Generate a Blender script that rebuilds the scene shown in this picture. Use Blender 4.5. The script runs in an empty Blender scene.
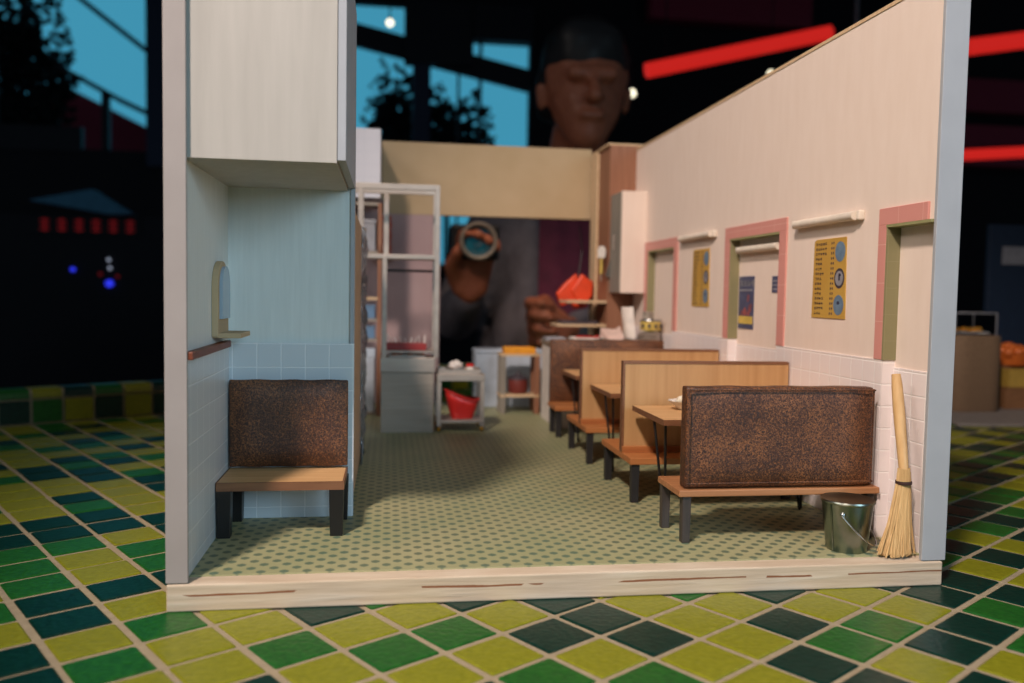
import bpy, bmesh, math, random
from mathutils import Vector, Matrix, Euler
random.seed(7)
R = math.radians
C = bpy.context.scene.collection
sc = bpy.context.scene

# ---------------------------------------------------------------- colour helper
def lin(c):
    return tuple(((v/255)/12.92 if v/255 <= .04045 else ((v/255+.055)/1.055)**2.4) for v in c) + (1.0,)

# ---------------------------------------------------------------- camera
cam = bpy.data.cameras.new('camera')
camo = bpy.data.objects.new('camera', cam); C.objects.link(camo)
cam.sensor_width = 36.0; cam.lens = 850/1024*36
yaw, pitch, roll = R(8.287), R(3.230), R(.987)
camo.location = (0, 0, 2.0)
camo.matrix_world = Matrix.Translation((0, 0, 2)) @ Matrix.Rotation(-yaw, 4, 'Z') @ Matrix.Rotation(R(90)-pitch, 4, 'X') @ Matrix.Rotation(roll, 4, 'Z')
cam.clip_end = 500; cam.clip_start = .05
cam.dof.use_dof = True; cam.dof.focus_distance = 6.9; cam.dof.aperture_fstop = .46
sc.camera = camo

# ---------------------------------------------------------------- world, lights, exposure
w = bpy.data.worlds.new('hall_ambience'); sc.world = w; w.use_nodes = True
wb = w.node_tree.nodes['Background']; wb.inputs[0].default_value = (.62, .80, 1.0, 1); wb.inputs[1].default_value = .065
sc.view_settings.view_transform = 'Standard'; sc.view_settings.look = 'None'
sc.view_settings.exposure = -0.12; sc.view_settings.gamma = 1.0; sc.view_settings.use_curve_mapping = False

def light(name, kind, loc, target, energy, color, **k):
    l = bpy.data.lights.new(name, kind); l.energy = energy; l.color = color
    o = bpy.data.objects.new(name, l); C.objects.link(o); o.location = loc
    o.rotation_euler = (Vector(target)-Vector(loc)).to_track_quat('-Z', 'Y').to_euler()
    for a, v in k.items(): setattr(l, a, v)
    return o
light('gallery_spotlight', 'SPOT', (-6.2, -5.4, 17), (4.0, 8.7, 1.5), 23500, (1.0, .82, .72), spot_size=R(44), spot_blend=.6, shadow_soft_size=1.1)
light('right_wall_fill', 'AREA', (-15, 2, 15), (4, 9, 2.5), 260, (1.0, .88, .80), shape='RECTANGLE', size=10, size_y=6, spread=R(75))  # added soft fill that lifts the right wall and softens its shadows
light('hands_fill', 'SPOT', (3.4, 11, 17), (2.6, 20.4, 1.6), 5200, (1.0, .74, .54), spot_size=R(17), spot_blend=.8, shadow_soft_size=.4)  # added narrow fill, only there to bring out the visitor's hands
light('window_daylight', 'AREA', (8.5, -9.5, 6.5), (-.8, 7.3, 1.6), 300, (.56, .82, 1.0), shape='RECTANGLE', size=9, size_y=6, spread=R(75))

# ---------------------------------------------------------------- materials
MATS = {}
def newmat(name):
    m = bpy.data.materials.new(name); m.use_nodes = True; MATS[name] = m
    nt = m.node_tree; return m, nt, nt.nodes['Principled BSDF']
def N(nt, t, **k):
    n = nt.nodes.new(t)
    for a, v in k.items():
        if a.startswith('i_'):
            n.inputs[a[2:].replace('_', ' ')].default_value = v
        else: setattr(n, a, v)
    return n
def coords(nt, scale=(1, 1, 1), rot=(0, 0, 0), kind='Object'):
    tc = N(nt, 'ShaderNodeTexCoord'); mp = N(nt, 'ShaderNodeMapping')
    mp.inputs['Scale'].default_value = scale; mp.inputs['Rotation'].default_value = rot
    nt.links.new(tc.outputs[kind], mp.inputs[0]); return mp.outputs[0]
def bump(nt, b, src, strength, dist=.02):
    bp = N(nt, 'ShaderNodeBump'); bp.inputs['Strength'].default_value = strength; bp.inputs['Distance'].default_value = dist
    nt.links.new(src, bp.inputs['Height']); nt.links.new(bp.outputs[0], b.inputs['Normal'])
def ramp(nt, fac, stops, interp='LINEAR'):
    r = N(nt, 'ShaderNodeValToRGB'); cr = r.color_ramp; cr.interpolation = interp
    while len(cr.elements) < len(stops): cr.elements.new(.5)
    for e, (p, c) in zip(cr.elements, stops): e.position = p; e.color = lin(c)
    nt.links.new(fac, r.inputs[0]); return r.outputs[0]
def plain(name, c, rough=.6, metal=0., c2=None, scale=(6, 6, 6), bmp=0., spec=.5, detail=4, **k):
    """a colour mottled between c and c2 by a stretched noise"""
    m, nt, b = newmat(name)
    c2 = c2 or tuple(max(0, v*.9) for v in c)
    no = N(nt, 'ShaderNodeTexNoise'); no.inputs['Scale'].default_value = 1; no.inputs['Detail'].default_value = detail
    nt.links.new(coords(nt, scale), no.inputs['Vector'])
    nt.links.new(ramp(nt, no.outputs[0], [(.3, c2), (.7, c)]), b.inputs['Base Color'])
    b.inputs['Roughness'].default_value = rough; b.inputs['Metallic'].default_value = metal
    b.inputs['Specular IOR Level'].default_value = spec
    if bmp: bump(nt, b, no.outputs[0], bmp)
    for a, v in k.items(): b.inputs[a.replace('_', ' ')].default_value = v
    return m
def emit(name, c, s):
    m, nt, b = newmat(name)
    b.inputs['Base Color'].default_value = lin(c); b.inputs['Emission Color'].default_value = lin(c); b.inputs['Emission Strength'].default_value = s
    return m
def tiled(name, c, grout, size, axes, rough=.3, bmp=.25, mortar=.03, off=(0, 0)):
    """square glazed tiles on a plane; axes picks the two object axes"""
    m, nt, b = newmat(name)
    tc = N(nt, 'ShaderNodeTexCoord'); sx = N(nt, 'ShaderNodeSeparateXYZ'); nt.links.new(tc.outputs['Object'], sx.inputs[0])
    masks = []
    for ax, o in zip(axes, off):
        a = N(nt, 'ShaderNodeMath', operation='ADD'); a.inputs[1].default_value = o + 100*size
        nt.links.new(sx.outputs['XYZ'.index(ax)], a.inputs[0])
        d = N(nt, 'ShaderNodeMath', operation='DIVIDE'); d.inputs[1].default_value = size; nt.links.new(a.outputs[0], d.inputs[0])
        f = N(nt, 'ShaderNodeMath', operation='FRACT'); nt.links.new(d.outputs[0], f.inputs[0])
        s = N(nt, 'ShaderNodeMath', operation='SUBTRACT'); s.inputs[1].default_value = .5; nt.links.new(f.outputs[0], s.inputs[0])
        ab = N(nt, 'ShaderNodeMath', operation='ABSOLUTE'); nt.links.new(s.outputs[0], ab.inputs[0]); masks.append(ab.outputs[0])
    mx = N(nt, 'ShaderNodeMath', operation='MAXIMUM'); nt.links.new(masks[0], mx.inputs[0]); nt.links.new(masks[1], mx.inputs[1])
    mr = N(nt, 'ShaderNodeMapRange'); mr.inputs['From Min'].default_value = .5-mortar*1.6; mr.inputs['From Max'].default_value = .5-mortar*.5
    nt.links.new(mx.outputs[0], mr.inputs[0])
    nt.links.new(ramp(nt, mr.outputs[0], [(.2, c), (.9, grout)]), b.inputs['Base Color'])
    b.inputs['Roughness'].default_value = rough
    inv = N(nt, 'ShaderNodeMath', operation='SUBTRACT'); inv.inputs[0].default_value = 1; nt.links.new(mr.outputs[0], inv.inputs[1])
    bump(nt, b, inv.outputs[0], bmp, .01)
    return m

M = MATS
plain('cream_paint', (230, 213, 200), .75, c2=(226, 208, 194), scale=(9, 9, 2), bmp=.04)
plain('alcove_paint', (214, 220, 218), .75, c2=(207, 213, 211), scale=(30, 30, 2), bmp=.05)
plain('block_paint', (176, 171, 163), .75, c2=(167, 162, 154), scale=(14, 14, 1.2), bmp=.05)
plain('foam_board', (164, 167, 172), .7, c2=(158, 161, 166), scale=(3, 3, 3))
plain('post_paint', (156, 148, 144), .7, c2=(150, 142, 138), scale=(3, 3, 3))
plain('raw_basswood', (216, 190, 155), .8, c2=(190, 160, 122), scale=(2, 30, 30), bmp=.1)
plain('header_card', (186, 162, 128), .8, c2=(180, 156, 120), scale=(2, 2, 2))
plain('tile_white_block', (205, 202, 208), .5)
tiled('wainscot_right', (234, 224, 222), (244, 240, 238), .185, 'YZ', .35, .3, .03, (0, 0))
tiled('wainscot_recess', (234, 224, 222), (244, 240, 238), .185, 'YZ', .35, .3, .03, (0, .06))
tiled('wainscot_jamb', (234, 224, 222), (238, 232, 230), .185, 'XZ', .35, .3, .03)
tiled('wainscot_left', (200, 206, 210), (226, 230, 232), .205, 'YZ', .3, .3, .025, (0, .11))
tiled('wainscot_alcove', (200, 208, 214), (228, 232, 236), .205, 'XZ', .3, .3, .02, (.1, .11))
tiled('pink_tile', (208, 144, 134), (216, 164, 152), .32, 'YZ', .55, .1, .012, (0, .1))
tiled('green_tile', (136, 130, 94), (144, 138, 104), .22, 'XZ', .6, .1, .012, (.1, .1))
plain('green_edge', (150, 150, 104), .6)
plain('leather_brown', (92, 56, 36), .42)
# leather: dark brown blotches over a lighter tan grain
m, nt, b = newmat('leather')
vo = N(nt, 'ShaderNodeTexVoronoi', feature='DISTANCE_TO_EDGE'); vo.inputs['Scale'].default_value = 56
no = N(nt, 'ShaderNodeTexNoise'); no.inputs['Scale'].default_value = 44; no.inputs['Detail'].default_value = 5
big = N(nt, 'ShaderNodeTexNoise'); big.inputs['Scale'].default_value = 3.2; big.inputs['Detail'].default_value = 3
co = coords(nt)
dis = N(nt, 'ShaderNodeMix', data_type='VECTOR'); dis.inputs[0].default_value = .06
nt.links.new(co, dis.inputs[4]); nt.links.new(no.outputs['Color'], dis.inputs[5]); nt.links.new(dis.outputs[1], vo.inputs['Vector'])
for x in (no, big): nt.links.new(co, x.inputs['Vector'])
ad = N(nt, 'ShaderNodeMath', operation='MULTIPLY_ADD'); ad.inputs[1].default_value = 3.2
nt.links.new(vo.outputs['Distance'], ad.inputs[0]); nt.links.new(no.outputs[0], ad.inputs[2])
ad2 = N(nt, 'ShaderNodeMath', operation='MULTIPLY_ADD'); ad2.inputs[1].default_value = -.8; nt.links.new(big.outputs[0], ad2.inputs[0]); nt.links.new(ad.outputs[0], ad2.inputs[2])
nt.links.new(ramp(nt, ad2.outputs[0], [(.12, (142, 92, 54)), (.3, (98, 57, 33)), (.52, (50, 28, 18))]), b.inputs['Base Color'])
b.inputs['Roughness'].default_value = .45
bump(nt, b, ad.outputs[0], .28, .008)
plain('oak_panel', (190, 150, 102), .55, c2=(174, 132, 86), scale=(14, 14, .8), bmp=.03)
plain('oak_light', (214, 172, 122), .5, c2=(196, 150, 100), scale=(.9, 16, 16), bmp=.03)
plain('seat_wood', (186, 122, 70), .5, c2=(160, 98, 54), scale=(.8, 16, 16), bmp=.03)
plain('walnut_edge', (130, 88, 60), .5, c2=(110, 72, 48), scale=(2, 20, 20))
plain('bench_front_wood', (176, 124, 82), .5, c2=(150, 98, 62), scale=(.8, 18, 18), bmp=.03)
plain('dark_leg', (40, 38, 40), .5, c2=(28, 26, 28), scale=(20, 20, 3))
plain('leg_brown', (70, 60, 54), .5, c2=(50, 46, 44), scale=(20, 20, 3))
plain('black_wire', (22, 20, 20), .4)
plain('mahogany', (128, 66, 40), .5, c2=(104, 52, 32), scale=(14, 2, 14))
plain('brown_veneer', (150, 104, 78), .6, c2=(130, 86, 62), scale=(26, 26, 1.2), bmp=.03)
plain('plywood_brown', (184, 152, 122), .7, c2=(168, 136, 106), scale=(6, 6, 1.5))
plain('cabinet_grey', (140, 134, 124), .6, c2=(128, 122, 112), scale=(2, 20, 2))
plain('galvanized', (150, 156, 146), .28, 1., c2=(120, 128, 118), scale=(5, 5, 5))
plain('steel', (184, 172, 160), .42, .6, c2=(166, 154, 144), scale=(2, 8, 8))
plain('steel_matte', (158, 148, 136), .6, .2, c2=(142, 132, 120), scale=(1, 1, 24))
plain('chrome_wire', (190, 190, 188), .25, 1.)
plain('plastic_red', (196, 40, 36), .35)
plain('red_dark', (140, 36, 34), .45)
plain('plastic_orange', (232, 74, 34), .45)
plain('white_plastic', (228, 222, 214), .45)
plain('lamp_white', (236, 224, 208), .4)
plain('fridge_white', (188, 200, 214), .4)
plain('pink_wall', (170, 146, 146), .7, c2=(160, 134, 134), scale=(1, 1, 1))
plain('counter_top', (150, 134, 118), .4)
plain('paper_white', (232, 224, 216), .8)
plain('paper_pink', (214, 186, 174), .8)
plain('black_plastic', (24, 22, 24), .35)
plain('yellow_print', (214, 186, 92), .55)
plain('amber_print', (194, 156, 72), .55, c2=(180, 138, 58), scale=(1, 1, 1.2))
plain('ink_navy', (46, 44, 72), .6)
plain('print_blue', (108, 134, 156), .5, c2=(88, 112, 136), scale=(14, 14, 14))
plain('print_dark', (70, 62, 70), .5)
plain('print_grey', (150, 150, 156), .5)
plain('poster_blue', (80, 86, 116), .5, c2=(64, 66, 96), scale=(10, 10, 10))
plain('poster_red', (164, 84, 80), .5, c2=(96, 70, 84), scale=(12, 12, 12))
plain('broom_stick', (216, 178, 126), .5, c2=(204, 162, 108), scale=(30, 30, 3))
plain('straw', (216, 184, 132), .8, c2=(186, 150, 98), scale=(60, 60, 2))
plain('binding_brown', (60, 34, 28), .7)
plain('crumb_cream', (236, 222, 196), .7)
plain('brass', (200, 150, 60), .3, 1.)
plain('mosaic_olive', (132, 132, 32), .3, c2=(114, 116, 24), scale=(24, 24, 24), spec=.3, bmp=.25, detail=6)
plain('mosaic_green', (34, 98, 34), .3, c2=(22, 74, 28), scale=(24, 24, 24), spec=.3, bmp=.25, detail=6)
plain('mosaic_dark', (8, 50, 40), .3, c2=(4, 36, 30), scale=(24, 24, 24), spec=.3, bmp=.2, detail=6)
plain('grout', (156, 142, 116), .9, c2=(142, 128, 104), scale=(14, 14, 14), bmp=.2)
plain('blue_goods', (96, 128, 160), .5)
plain('orange_food', (206, 110, 40), .5, c2=(176, 80, 30), scale=(20, 20, 20))
plain('orange_tray', (236, 160, 36), .5)
plain('red_brown_pot', (120, 50, 44), .5)
plain('hall_dark', (26, 26, 34), .8, c2=(20, 20, 28), scale=(.2, .2, .2))
plain('hall_floor', (30, 28, 30), .5)
plain('mullion', (22, 26, 38), .6)
plain('mullion_pale', (40, 56, 84), .6)
plain('awning_blue', (70, 130, 160), .6)
plain('maroon_roof', (170, 56, 84), .7)
plain('leaf_dark', (16, 24, 24), .7, c2=(10, 16, 18), scale=(3, 3, 3))
plain('bark', (30, 24, 22), .8)
plain('skin', (176, 104, 74), .5, c2=(164, 92, 64), scale=(8, 8, 8), Subsurface_Weight=.05)
plain('hair_black', (18, 14, 14), .5)
plain('jacket_grey', (104, 98, 104), .85, c2=(88, 82, 88), scale=(3, 3, 3), bmp=.1)
plain('shirt_maroon', (96, 26, 52), .8, c2=(80, 20, 44), scale=(3, 3, 3))
plain('collar_grey', (150, 152, 164), .8)
plain('trousers_dark', (28, 30, 40), .8)
plain('camera_black', (22, 22, 24), .4)
plain('burlap_brown', (118, 94, 70), .8, c2=(100, 78, 58), scale=(30, 30, 30))
plain('crate_wood', (132, 92, 58), .7, c2=(112, 76, 46), scale=(3, 20, 20))
plain('yellow_box', (176, 144, 62), .6)
plain('plinth_grey', (128, 120, 114), .6)
plain('sign_navy', (30, 44, 66), .5)
plain('red_stack', (170, 74, 54), .6)
emit('neon_red', (226, 40, 34), .75)
emit('lamp_glow', (255, 246, 214), 2.2)
emit('sky_glow', (72, 164, 196), .8)
emit('sign_red', (190, 40, 44), .13)
emit('led_blue', (50, 60, 255), 1.0)
emit('led_white', (220, 230, 255), .5)
# clear things
m, nt, b = newmat('clear_acrylic'); b.inputs['Transmission Weight'].default_value = 1; b.inputs['IOR'].default_value = 1.05; b.inputs['Roughness'].default_value = .02; b.inputs['Base Color'].default_value = (.96, .97, .98, 1)
m, nt, b = newmat('lens_glass'); b.inputs['Base Color'].default_value = (.02, .20, .30, 1); b.inputs['Roughness'].default_value = .03; b.inputs['Specular IOR Level'].default_value = 1; b.inputs['Coat Weight'].default_value = 1  # lens_glass: blue sky reflection put into the base colour
m, nt, b = newmat('window_blue'); b.inputs['Base Color'].default_value = lin((150, 172, 190)); b.inputs['Roughness'].default_value = .08; b.inputs['Specular IOR Level'].default_value = .8
m, nt, b = newmat('wrap_film'); b.inputs['Base Color'].default_value = lin((138, 140, 144)); b.inputs['Roughness'].default_value = .15; b.inputs['Metallic'].default_value = .4
no = N(nt, 'ShaderNodeTexNoise'); no.inputs['Scale'].default_value = 9; nt.links.new(coords(nt), no.inputs['Vector']); bump(nt, b, no.outputs[0], .9, .05)
# the printed paper floor: a staggered lattice of dark green dots
m, nt, b = newmat('floor_print')
tc = N(nt, 'ShaderNodeTexCoord'); sx = N(nt, 'ShaderNodeSeparateXYZ'); nt.links.new(tc.outputs['Object'], sx.inputs[0])
def mth(op, a, bb=None, cc=None):
    n = N(nt, 'ShaderNodeMath', operation=op)
    for i, v in enumerate((a, bb, cc)):
        if v is None: continue
        if isinstance(v, (int, float)): n.inputs[i].default_value = v
        else: nt.links.new(v, n.inputs[i])
    return n.outputs[0]
def dots(ox, oy, px, py, rx, ry):
    fx = mth('SUBTRACT', mth('FRACT', mth('DIVIDE', mth('ADD', sx.outputs[0], 50*px+ox), px)), .5)
    fy = mth('SUBTRACT', mth('FRACT', mth('DIVIDE', mth('ADD', sx.outputs[1], 50*py+oy), py)), .5)
    ax = mth('ABSOLUTE', mth('MULTIPLY', fx, px/rx)); ay = mth('ABSOLUTE', mth('MULTIPLY', fy, py/ry))
    return mth('MAXIMUM', mth('ADD', mth('MULTIPLY', ax, .5), ay), mth('MULTIPLY', ax, 1.0)), fx
d1, f1 = dots(0, 0, .16, .163, .031, .036); d2, f2 = dots(.08, .0815, .16, .163, .031, .036)
dm = mth('MINIMUM', d1, d2)
mr = N(nt, 'ShaderNodeMapRange'); mr.inputs['From Min'].default_value = .8; mr.inputs['From Max'].default_value = 1.2; nt.links.new(dm, mr.inputs[0])
no = N(nt, 'ShaderNodeTexNoise'); no.inputs['Scale'].default_value = 1.2; no.inputs['Detail'].default_value = 3; nt.links.new(tc.outputs['Object'], no.inputs['Vector'])
bgc = ramp(nt, no.outputs[0], [(.35, (150, 151, 112)), (.65, (162, 158, 120))])
dtc = ramp(nt, no.outputs[0], [(.35, (88, 110, 90)), (.65, (100, 110, 86))])
mxn = N(nt, 'ShaderNodeMix', data_type='RGBA'); nt.links.new(mr.outputs[0], mxn.inputs[0]); nt.links.new(dtc, mxn.inputs[6]); nt.links.new(bgc, mxn.inputs[7])
nt.links.new(mxn.outputs[2], b.inputs['Base Color']); b.inputs['Roughness'].default_value = .5
# the painted plywood base: pale layers with a dark crack
m, nt, b = newmat('base_ply')
tc = N(nt, 'ShaderNodeTexCoord'); sx = N(nt, 'ShaderNodeSeparateXYZ'); nt.links.new(tc.outputs['Object'], sx.inputs[0])
no = N(nt, 'ShaderNodeTexNoise'); no.inputs['Scale'].default_value = 1; no.inputs['Detail'].default_value = 6; nt.links.new(coords(nt, (1.6, 8, 24)), no.inputs['Vector'])
base = ramp(nt, no.outputs[0], [(.3, (184, 164, 140)), (.55, (196, 178, 155)), (.75, (206, 192, 172))])
cr = mth('ABSOLUTE', mth('ADD', mth('ADD', sx.outputs[2], .085), mth('MULTIPLY', mth('SUBTRACT', no.outputs[0], .5), .03)))
no2 = N(nt, 'ShaderNodeTexNoise'); no2.inputs['Scale'].default_value = 1; no2.inputs['Detail'].default_value = 2; nt.links.new(coords(nt, (1.1, 1, 1)), no2.inputs['Vector'])
gate = mth('GREATER_THAN', no2.outputs[0], .47)
crk = mth('MULTIPLY', mth('LESS_THAN', cr, .0065), gate)
mxn = N(nt, 'ShaderNodeMix', data_type='RGBA'); nt.links.new(crk, mxn.inputs[0]); nt.links.new(base, mxn.inputs[6]); mxn.inputs[7].default_value = lin((130, 84, 56))
nt.links.new(mxn.outputs[2], b.inputs['Base Color']); b.inputs['Roughness'].default_value = .8; bump(nt, b, no.outputs[0], .3, .02)

# ---------------------------------------------------------------- mesh builder
class G:
    def __init__(s): s.bm = bmesh.new(); s.mats = []
    def _new(s, verts, faces, mi=0):
        vs = [s.bm.verts.new(v) for v in verts]
        for f in faces:
            try: fc = s.bm.faces.new([vs[i] for i in f]); fc.material_index = mi
            except ValueError: pass
        return vs
    def box(s, x0, x1, y0, y1, z0, z1, rot=None, mi=0):
        v = [(x, y, z) for x in (x0, x1) for y in (y0, y1) for z in (z0, z1)]
        if rot:
            c = Vector(((x0+x1)/2, (y0+y1)/2, (z0+z1)/2)); mt = Euler(rot).to_matrix()
            v = [c + mt @ (Vector(p)-c) for p in v]
        s._new(v, [(0, 1, 3, 2), (4, 6, 7, 5), (0, 4, 5, 1), (2, 3, 7, 6), (0, 2, 6, 4), (1, 5, 7, 3)], mi); return s
    def taper(s, c0, s0, c1, s1, mi=0):
        """frustum from rectangle (centre c0, half-size s0) up to rectangle c1,s1"""
        v = []
        for c, h in ((c0, s0), (c1, s1)):
            v += [(c[0]-h[0], c[1]-h[1], c[2]), (c[0]+h[0], c[1]-h[1], c[2]), (c[0]+h[0], c[1]+h[1], c[2]), (c[0]-h[0], c[1]+h[1], c[2])]
        s._new(v, [(3, 2, 1, 0), (4, 5, 6, 7), (0, 1, 5, 4), (1, 2, 6, 5), (2, 3, 7, 6), (3, 0, 4, 7)], mi); return s
    def prism(s, poly, axis, a0, a1, mi=0):
        def P(p, a): return {'x': (a, p[0], p[1]), 'y': (p[0], a, p[1]), 'z': (p[0], p[1], a)}[axis]
        n = len(poly)
        s._new([P(p, a0) for p in poly]+[P(p, a1) for p in poly], [tuple(range(n))[::-1], tuple(range(n, 2*n))]+[(i, (i+1) % n, n+(i+1) % n, n+i) for i in range(n)], mi); return s
    def tube(s, pts, r, n=8, mi=0, cap=True):
        pts = [Vector(p) for p in pts]; k = len(pts); rs = r if isinstance(r, (list, tuple)) else [r]*k
        rings = []; ref = None
        for i, p in enumerate(pts):
            t = (pts[min(i+1, k-1)]-pts[max(i-1, 0)]).normalized()
            if ref is None: ref = Vector((0, 0, 1)) if abs(t.z) < .9 else Vector((1, 0, 0))
            a = t.cross(ref).normalized(); bb = a.cross(t).normalized(); ref = bb
            rings.append([s.bm.verts.new(p + rs[i]*(math.cos(2*math.pi*j/n)*a+math.sin(2*math.pi*j/n)*bb)) for j in range(n)])
        for i in range(k-1):
            for j in range(n):
                f = s.bm.faces.new((rings[i][j], rings[i][(j+1) % n], rings[i+1][(j+1) % n], rings[i+1][j])); f.material_index = mi
        if cap:
            s.bm.faces.new(rings[0][::-1]).material_index = mi; s.bm.faces.new(rings[-1]).material_index = mi
        return s
    def lathe(s, prof, c=(0, 0, 0), n=32, mi=0, wob=None):
        rings = []
        for r, z in prof:
            ring = []
            for j in range(n):
                a = 2*math.pi*j/n; rr = r*(wob(a, z) if wob else 1)
                ring.append(s.bm.verts.new((c[0]+rr*math.cos(a), c[1]+rr*math.sin(a), c[2]+z)))
            rings.append(ring)
        for i in range(len(rings)-1):
            for j in range(n):
                f = s.bm.faces.new((rings[i][j], rings[i][(j+1) % n], rings[i+1][(j+1) % n], rings[i+1][j])); f.material_index = mi
        if prof[0][0] > 1e-4: s.bm.faces.new(rings[0][::-1]).material_index = mi
        if prof[-1][0] > 1e-4: s.bm.faces.new(rings[-1]).material_index = mi
        return s
    def ball(s, c, r, sub=2, rot=None, jit=0):
        r = (r, r, r) if isinstance(r, (int, float)) else r
        mt = Matrix.Translation(c) @ (Euler(rot).to_matrix().to_4x4() if rot else Matrix()) @ Matrix.Diagonal((*r, 1))
        d = bmesh.ops.create_icosphere(s.bm, subdivisions=sub, radius=1, matrix=mt)
        if jit:
            for v in d['verts']: v.co += Vector([random.uniform(-jit, jit) for _ in range(3)])
        return s
    def obj(s, name, mat, parent=None, bevel=0, smooth=False, seg=2, loc=None):
        bmesh.ops.recalc_face_normals(s.bm, faces=s.bm.faces)
        me = bpy.data.meshes.new(name); s.bm.to_mesh(me); s.bm.free()
        for mm in (mat if isinstance(mat, (list, tuple)) else [mat]): me.materials.append(M[mm])
        o = bpy.data.objects.new(name, me); C.objects.link(o)
        if parent: o.parent = parent
        if loc: o.location = loc
        if smooth:
            me.shade_smooth(); me.set_sharp_from_angle(angle=R(42))
        if bevel:
            bv = o.modifiers.new('bevel', 'BEVEL'); bv.width = bevel; bv.segments = seg; bv.limit_method = 'ANGLE'
        return o
def tag(o, label, cat, group=None):
    o['label'] = label; o['category'] = cat
    if group: o['group'] = group
    return o
def thing(name, label, cat, loc=(0, 0, 0), rotz=0, group=None):
    o = bpy.data.objects.new(name, None); C.objects.link(o); o.empty_display_size = .1
    o.location = loc; o.rotation_euler = (0, 0, rotz)
    return tag(o, label, cat, group)
def struct(o, label=None):
    o['kind'] = 'structure'
    if label: o['label'] = label
    return o
def dup(root, loc, label, rotz=None):
    r = root.copy(); C.objects.link(r); r.location = loc; r['label'] = label
    if rotz is not None: r.rotation_euler = (0, 0, rotz)
    for ch in list(root.children):
        c = ch.copy(); C.objects.link(c); c.parent = r
        for g in list(ch.children):
            d = g.copy(); C.objects.link(d); d.parent = c
    return r

# ================================================================ the tiled display table
U, V, O = Vector((.3883, .2593)), Vector((-.2379, .3684)), Vector((-.4975, 5.5745))
def gp(i, j): return O + U*i + V*j
known = {}
for c, s in (('Y', '-2,-1 -2,0 -2,2 -2,4 -2,9 -1,-2 -1,0 -1,1 -1,6 -1,11 0,-3 0,-1 0,8 0,9 0,10 0,11 0,16 0,19 1,-3 1,-1 1,16 1,19 2,-4 2,-2 2,15 3,-6 3,-5 3,21 4,-5 4,-4 4,-3 5,-7 5,-4 6,-8 6,-5 7,-6 7,-5 10,-7 10,-6 12,-6 12,-5'),
             ('G', '-3,0 -2,1 -2,6 -1,-1 -1,5 -1,9 0,-2 0,14 1,-4 1,-2 1,12 1,15 1,17 2,-5 5,-6 5,-3 6,-6 7,-8 8,-7 13,-5'),
             ('D', '-2,-2 -2,3 -2,7 -2,8 -1,3 -1,7 -1,8 -1,10 -1,13 -1,14 0,0 0,13 0,15 1,11 1,14 2,-3 2,-1 2,16 2,19 3,-4 3,-3 3,-2 4,-7 4,-6 5,-5 6,-7 6,-4 7,-7 8,-6 9,-7 9,-6 11,-6 11,-5 14,-5')):
    for t in s.split(): known[tuple(map(int, t.split(',')))] = 'YGD'.index(c)
J0, J1, I0, I1 = -16, 23, -14, 33
ZT = -.2
g = G()
q = [gp(I0, J0), gp(I1, J0), gp(I1, J1+1.2), gp(I0, J1+1.2)]
g.prism([tuple(p) for p in q], 'z', ZT-.6, ZT-.012)
bed = struct(g.obj('tabletop_mortar', 'grout'), 'pale grout bed of the green mosaic table')
g = G(); rnd = random.Random(3)
for i in range(I0, I1):
    for j in range(J0, J1):
        k = known.get((i, j)); rr = rnd.random()
        if k is None: k = 0 if rr < .45 else (1 if rr < .68 else 2)
        a = .052; e = .022
        def pt(u, v): p = gp(i+u, j+v); return p
        jx = rnd.uniform(-.012, .012); jy = rnd.uniform(-.012, .012)
        low = [(a, a+e), (a+e, a), (1-a-e, a), (1-a, a+e), (1-a, 1-a-e), (1-a-e, 1-a), (a+e, 1-a), (a, 1-a-e)]
        b_ = .03
        hi = [(.5+(u-.5)*(1-2*b_), .5+(v-.5)*(1-2*b_)) for u, v in low]
        tz = rnd.uniform(-.002, .002)
        vs = [(*pt(u+jx, v+jy), ZT-.02) for u, v in low] + [(*pt(u+jx, v+jy), ZT-.006+tz) for u, v in low] + [(*pt(u+jx, v+jy), ZT+tz) for u, v in hi]
        fs = [tuple(range(16, 24))]+[(r*8+n, r*8+(n+1) % 8, r*8+8+(n+1) % 8, r*8+8+n) for r in (0, 1) for n in range(8)]
        g._new(vs, fs, k)
mo = struct(g.obj('tabletop_mosaic', ['mosaic_olive', 'mosaic_green', 'mosaic_dark'], parent=bed))
# raised kerb along the far edge, one row of upright tiles under a bullnose row
g = G(); g2 = G()
ud, vd = U.normalized(), V.normalized()
def kp(i, d, z): p = gp(i, J1) + vd*d; return (p.x, p.y, z)
kprof = [(0, ZT-.01), (0, ZT+.42), (.03, ZT+.5), (.1, ZT+.54), (.5, ZT+.54), (.5, ZT-.01)]
for i in range(I0, I1):
    for (d0, z0), (d1_, z1) in zip(kprof[:-2], kprof[1:-1]): pass
    k = rnd.randrange(3); k2 = rnd.randrange(3); e = .05
    def slab(P0, kk):
        n = len(P0)
        g2._new([kp(i+e, d, z) for d, z in P0]+[kp(i+1-e, d, z) for d, z in P0], [tuple(range(n)), tuple(range(n, 2*n))[::-1]]+[(a, a+1, n+a+1, n+a) for a in range(n-1)], kk)
    slab([(.02, ZT+.01), (-.02, ZT+.03), (-.02, ZT+.36), (.02, ZT+.38)], k)
    slab([(.02, ZT+.4), (-.02, ZT+.42), (.0, ZT+.5), (.07, ZT+.56), (.4, ZT+.56), (.42, ZT+.54)], k2)
pk = [(0.02, ZT-.3), (.02, ZT+.5), (.08, ZT+.545), (.5, ZT+.545), (.5, ZT-.3)]
n = len(pk)
g._new([kp(I0, d, z) for d, z in pk]+[kp(I1, d, z) for d, z in pk], [tuple(range(n)), tuple(range(n, 2*n))[::-1]]+[(a, (a+1) % n, n+(a+1) % n, n+a) for a in range(n)])
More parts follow.
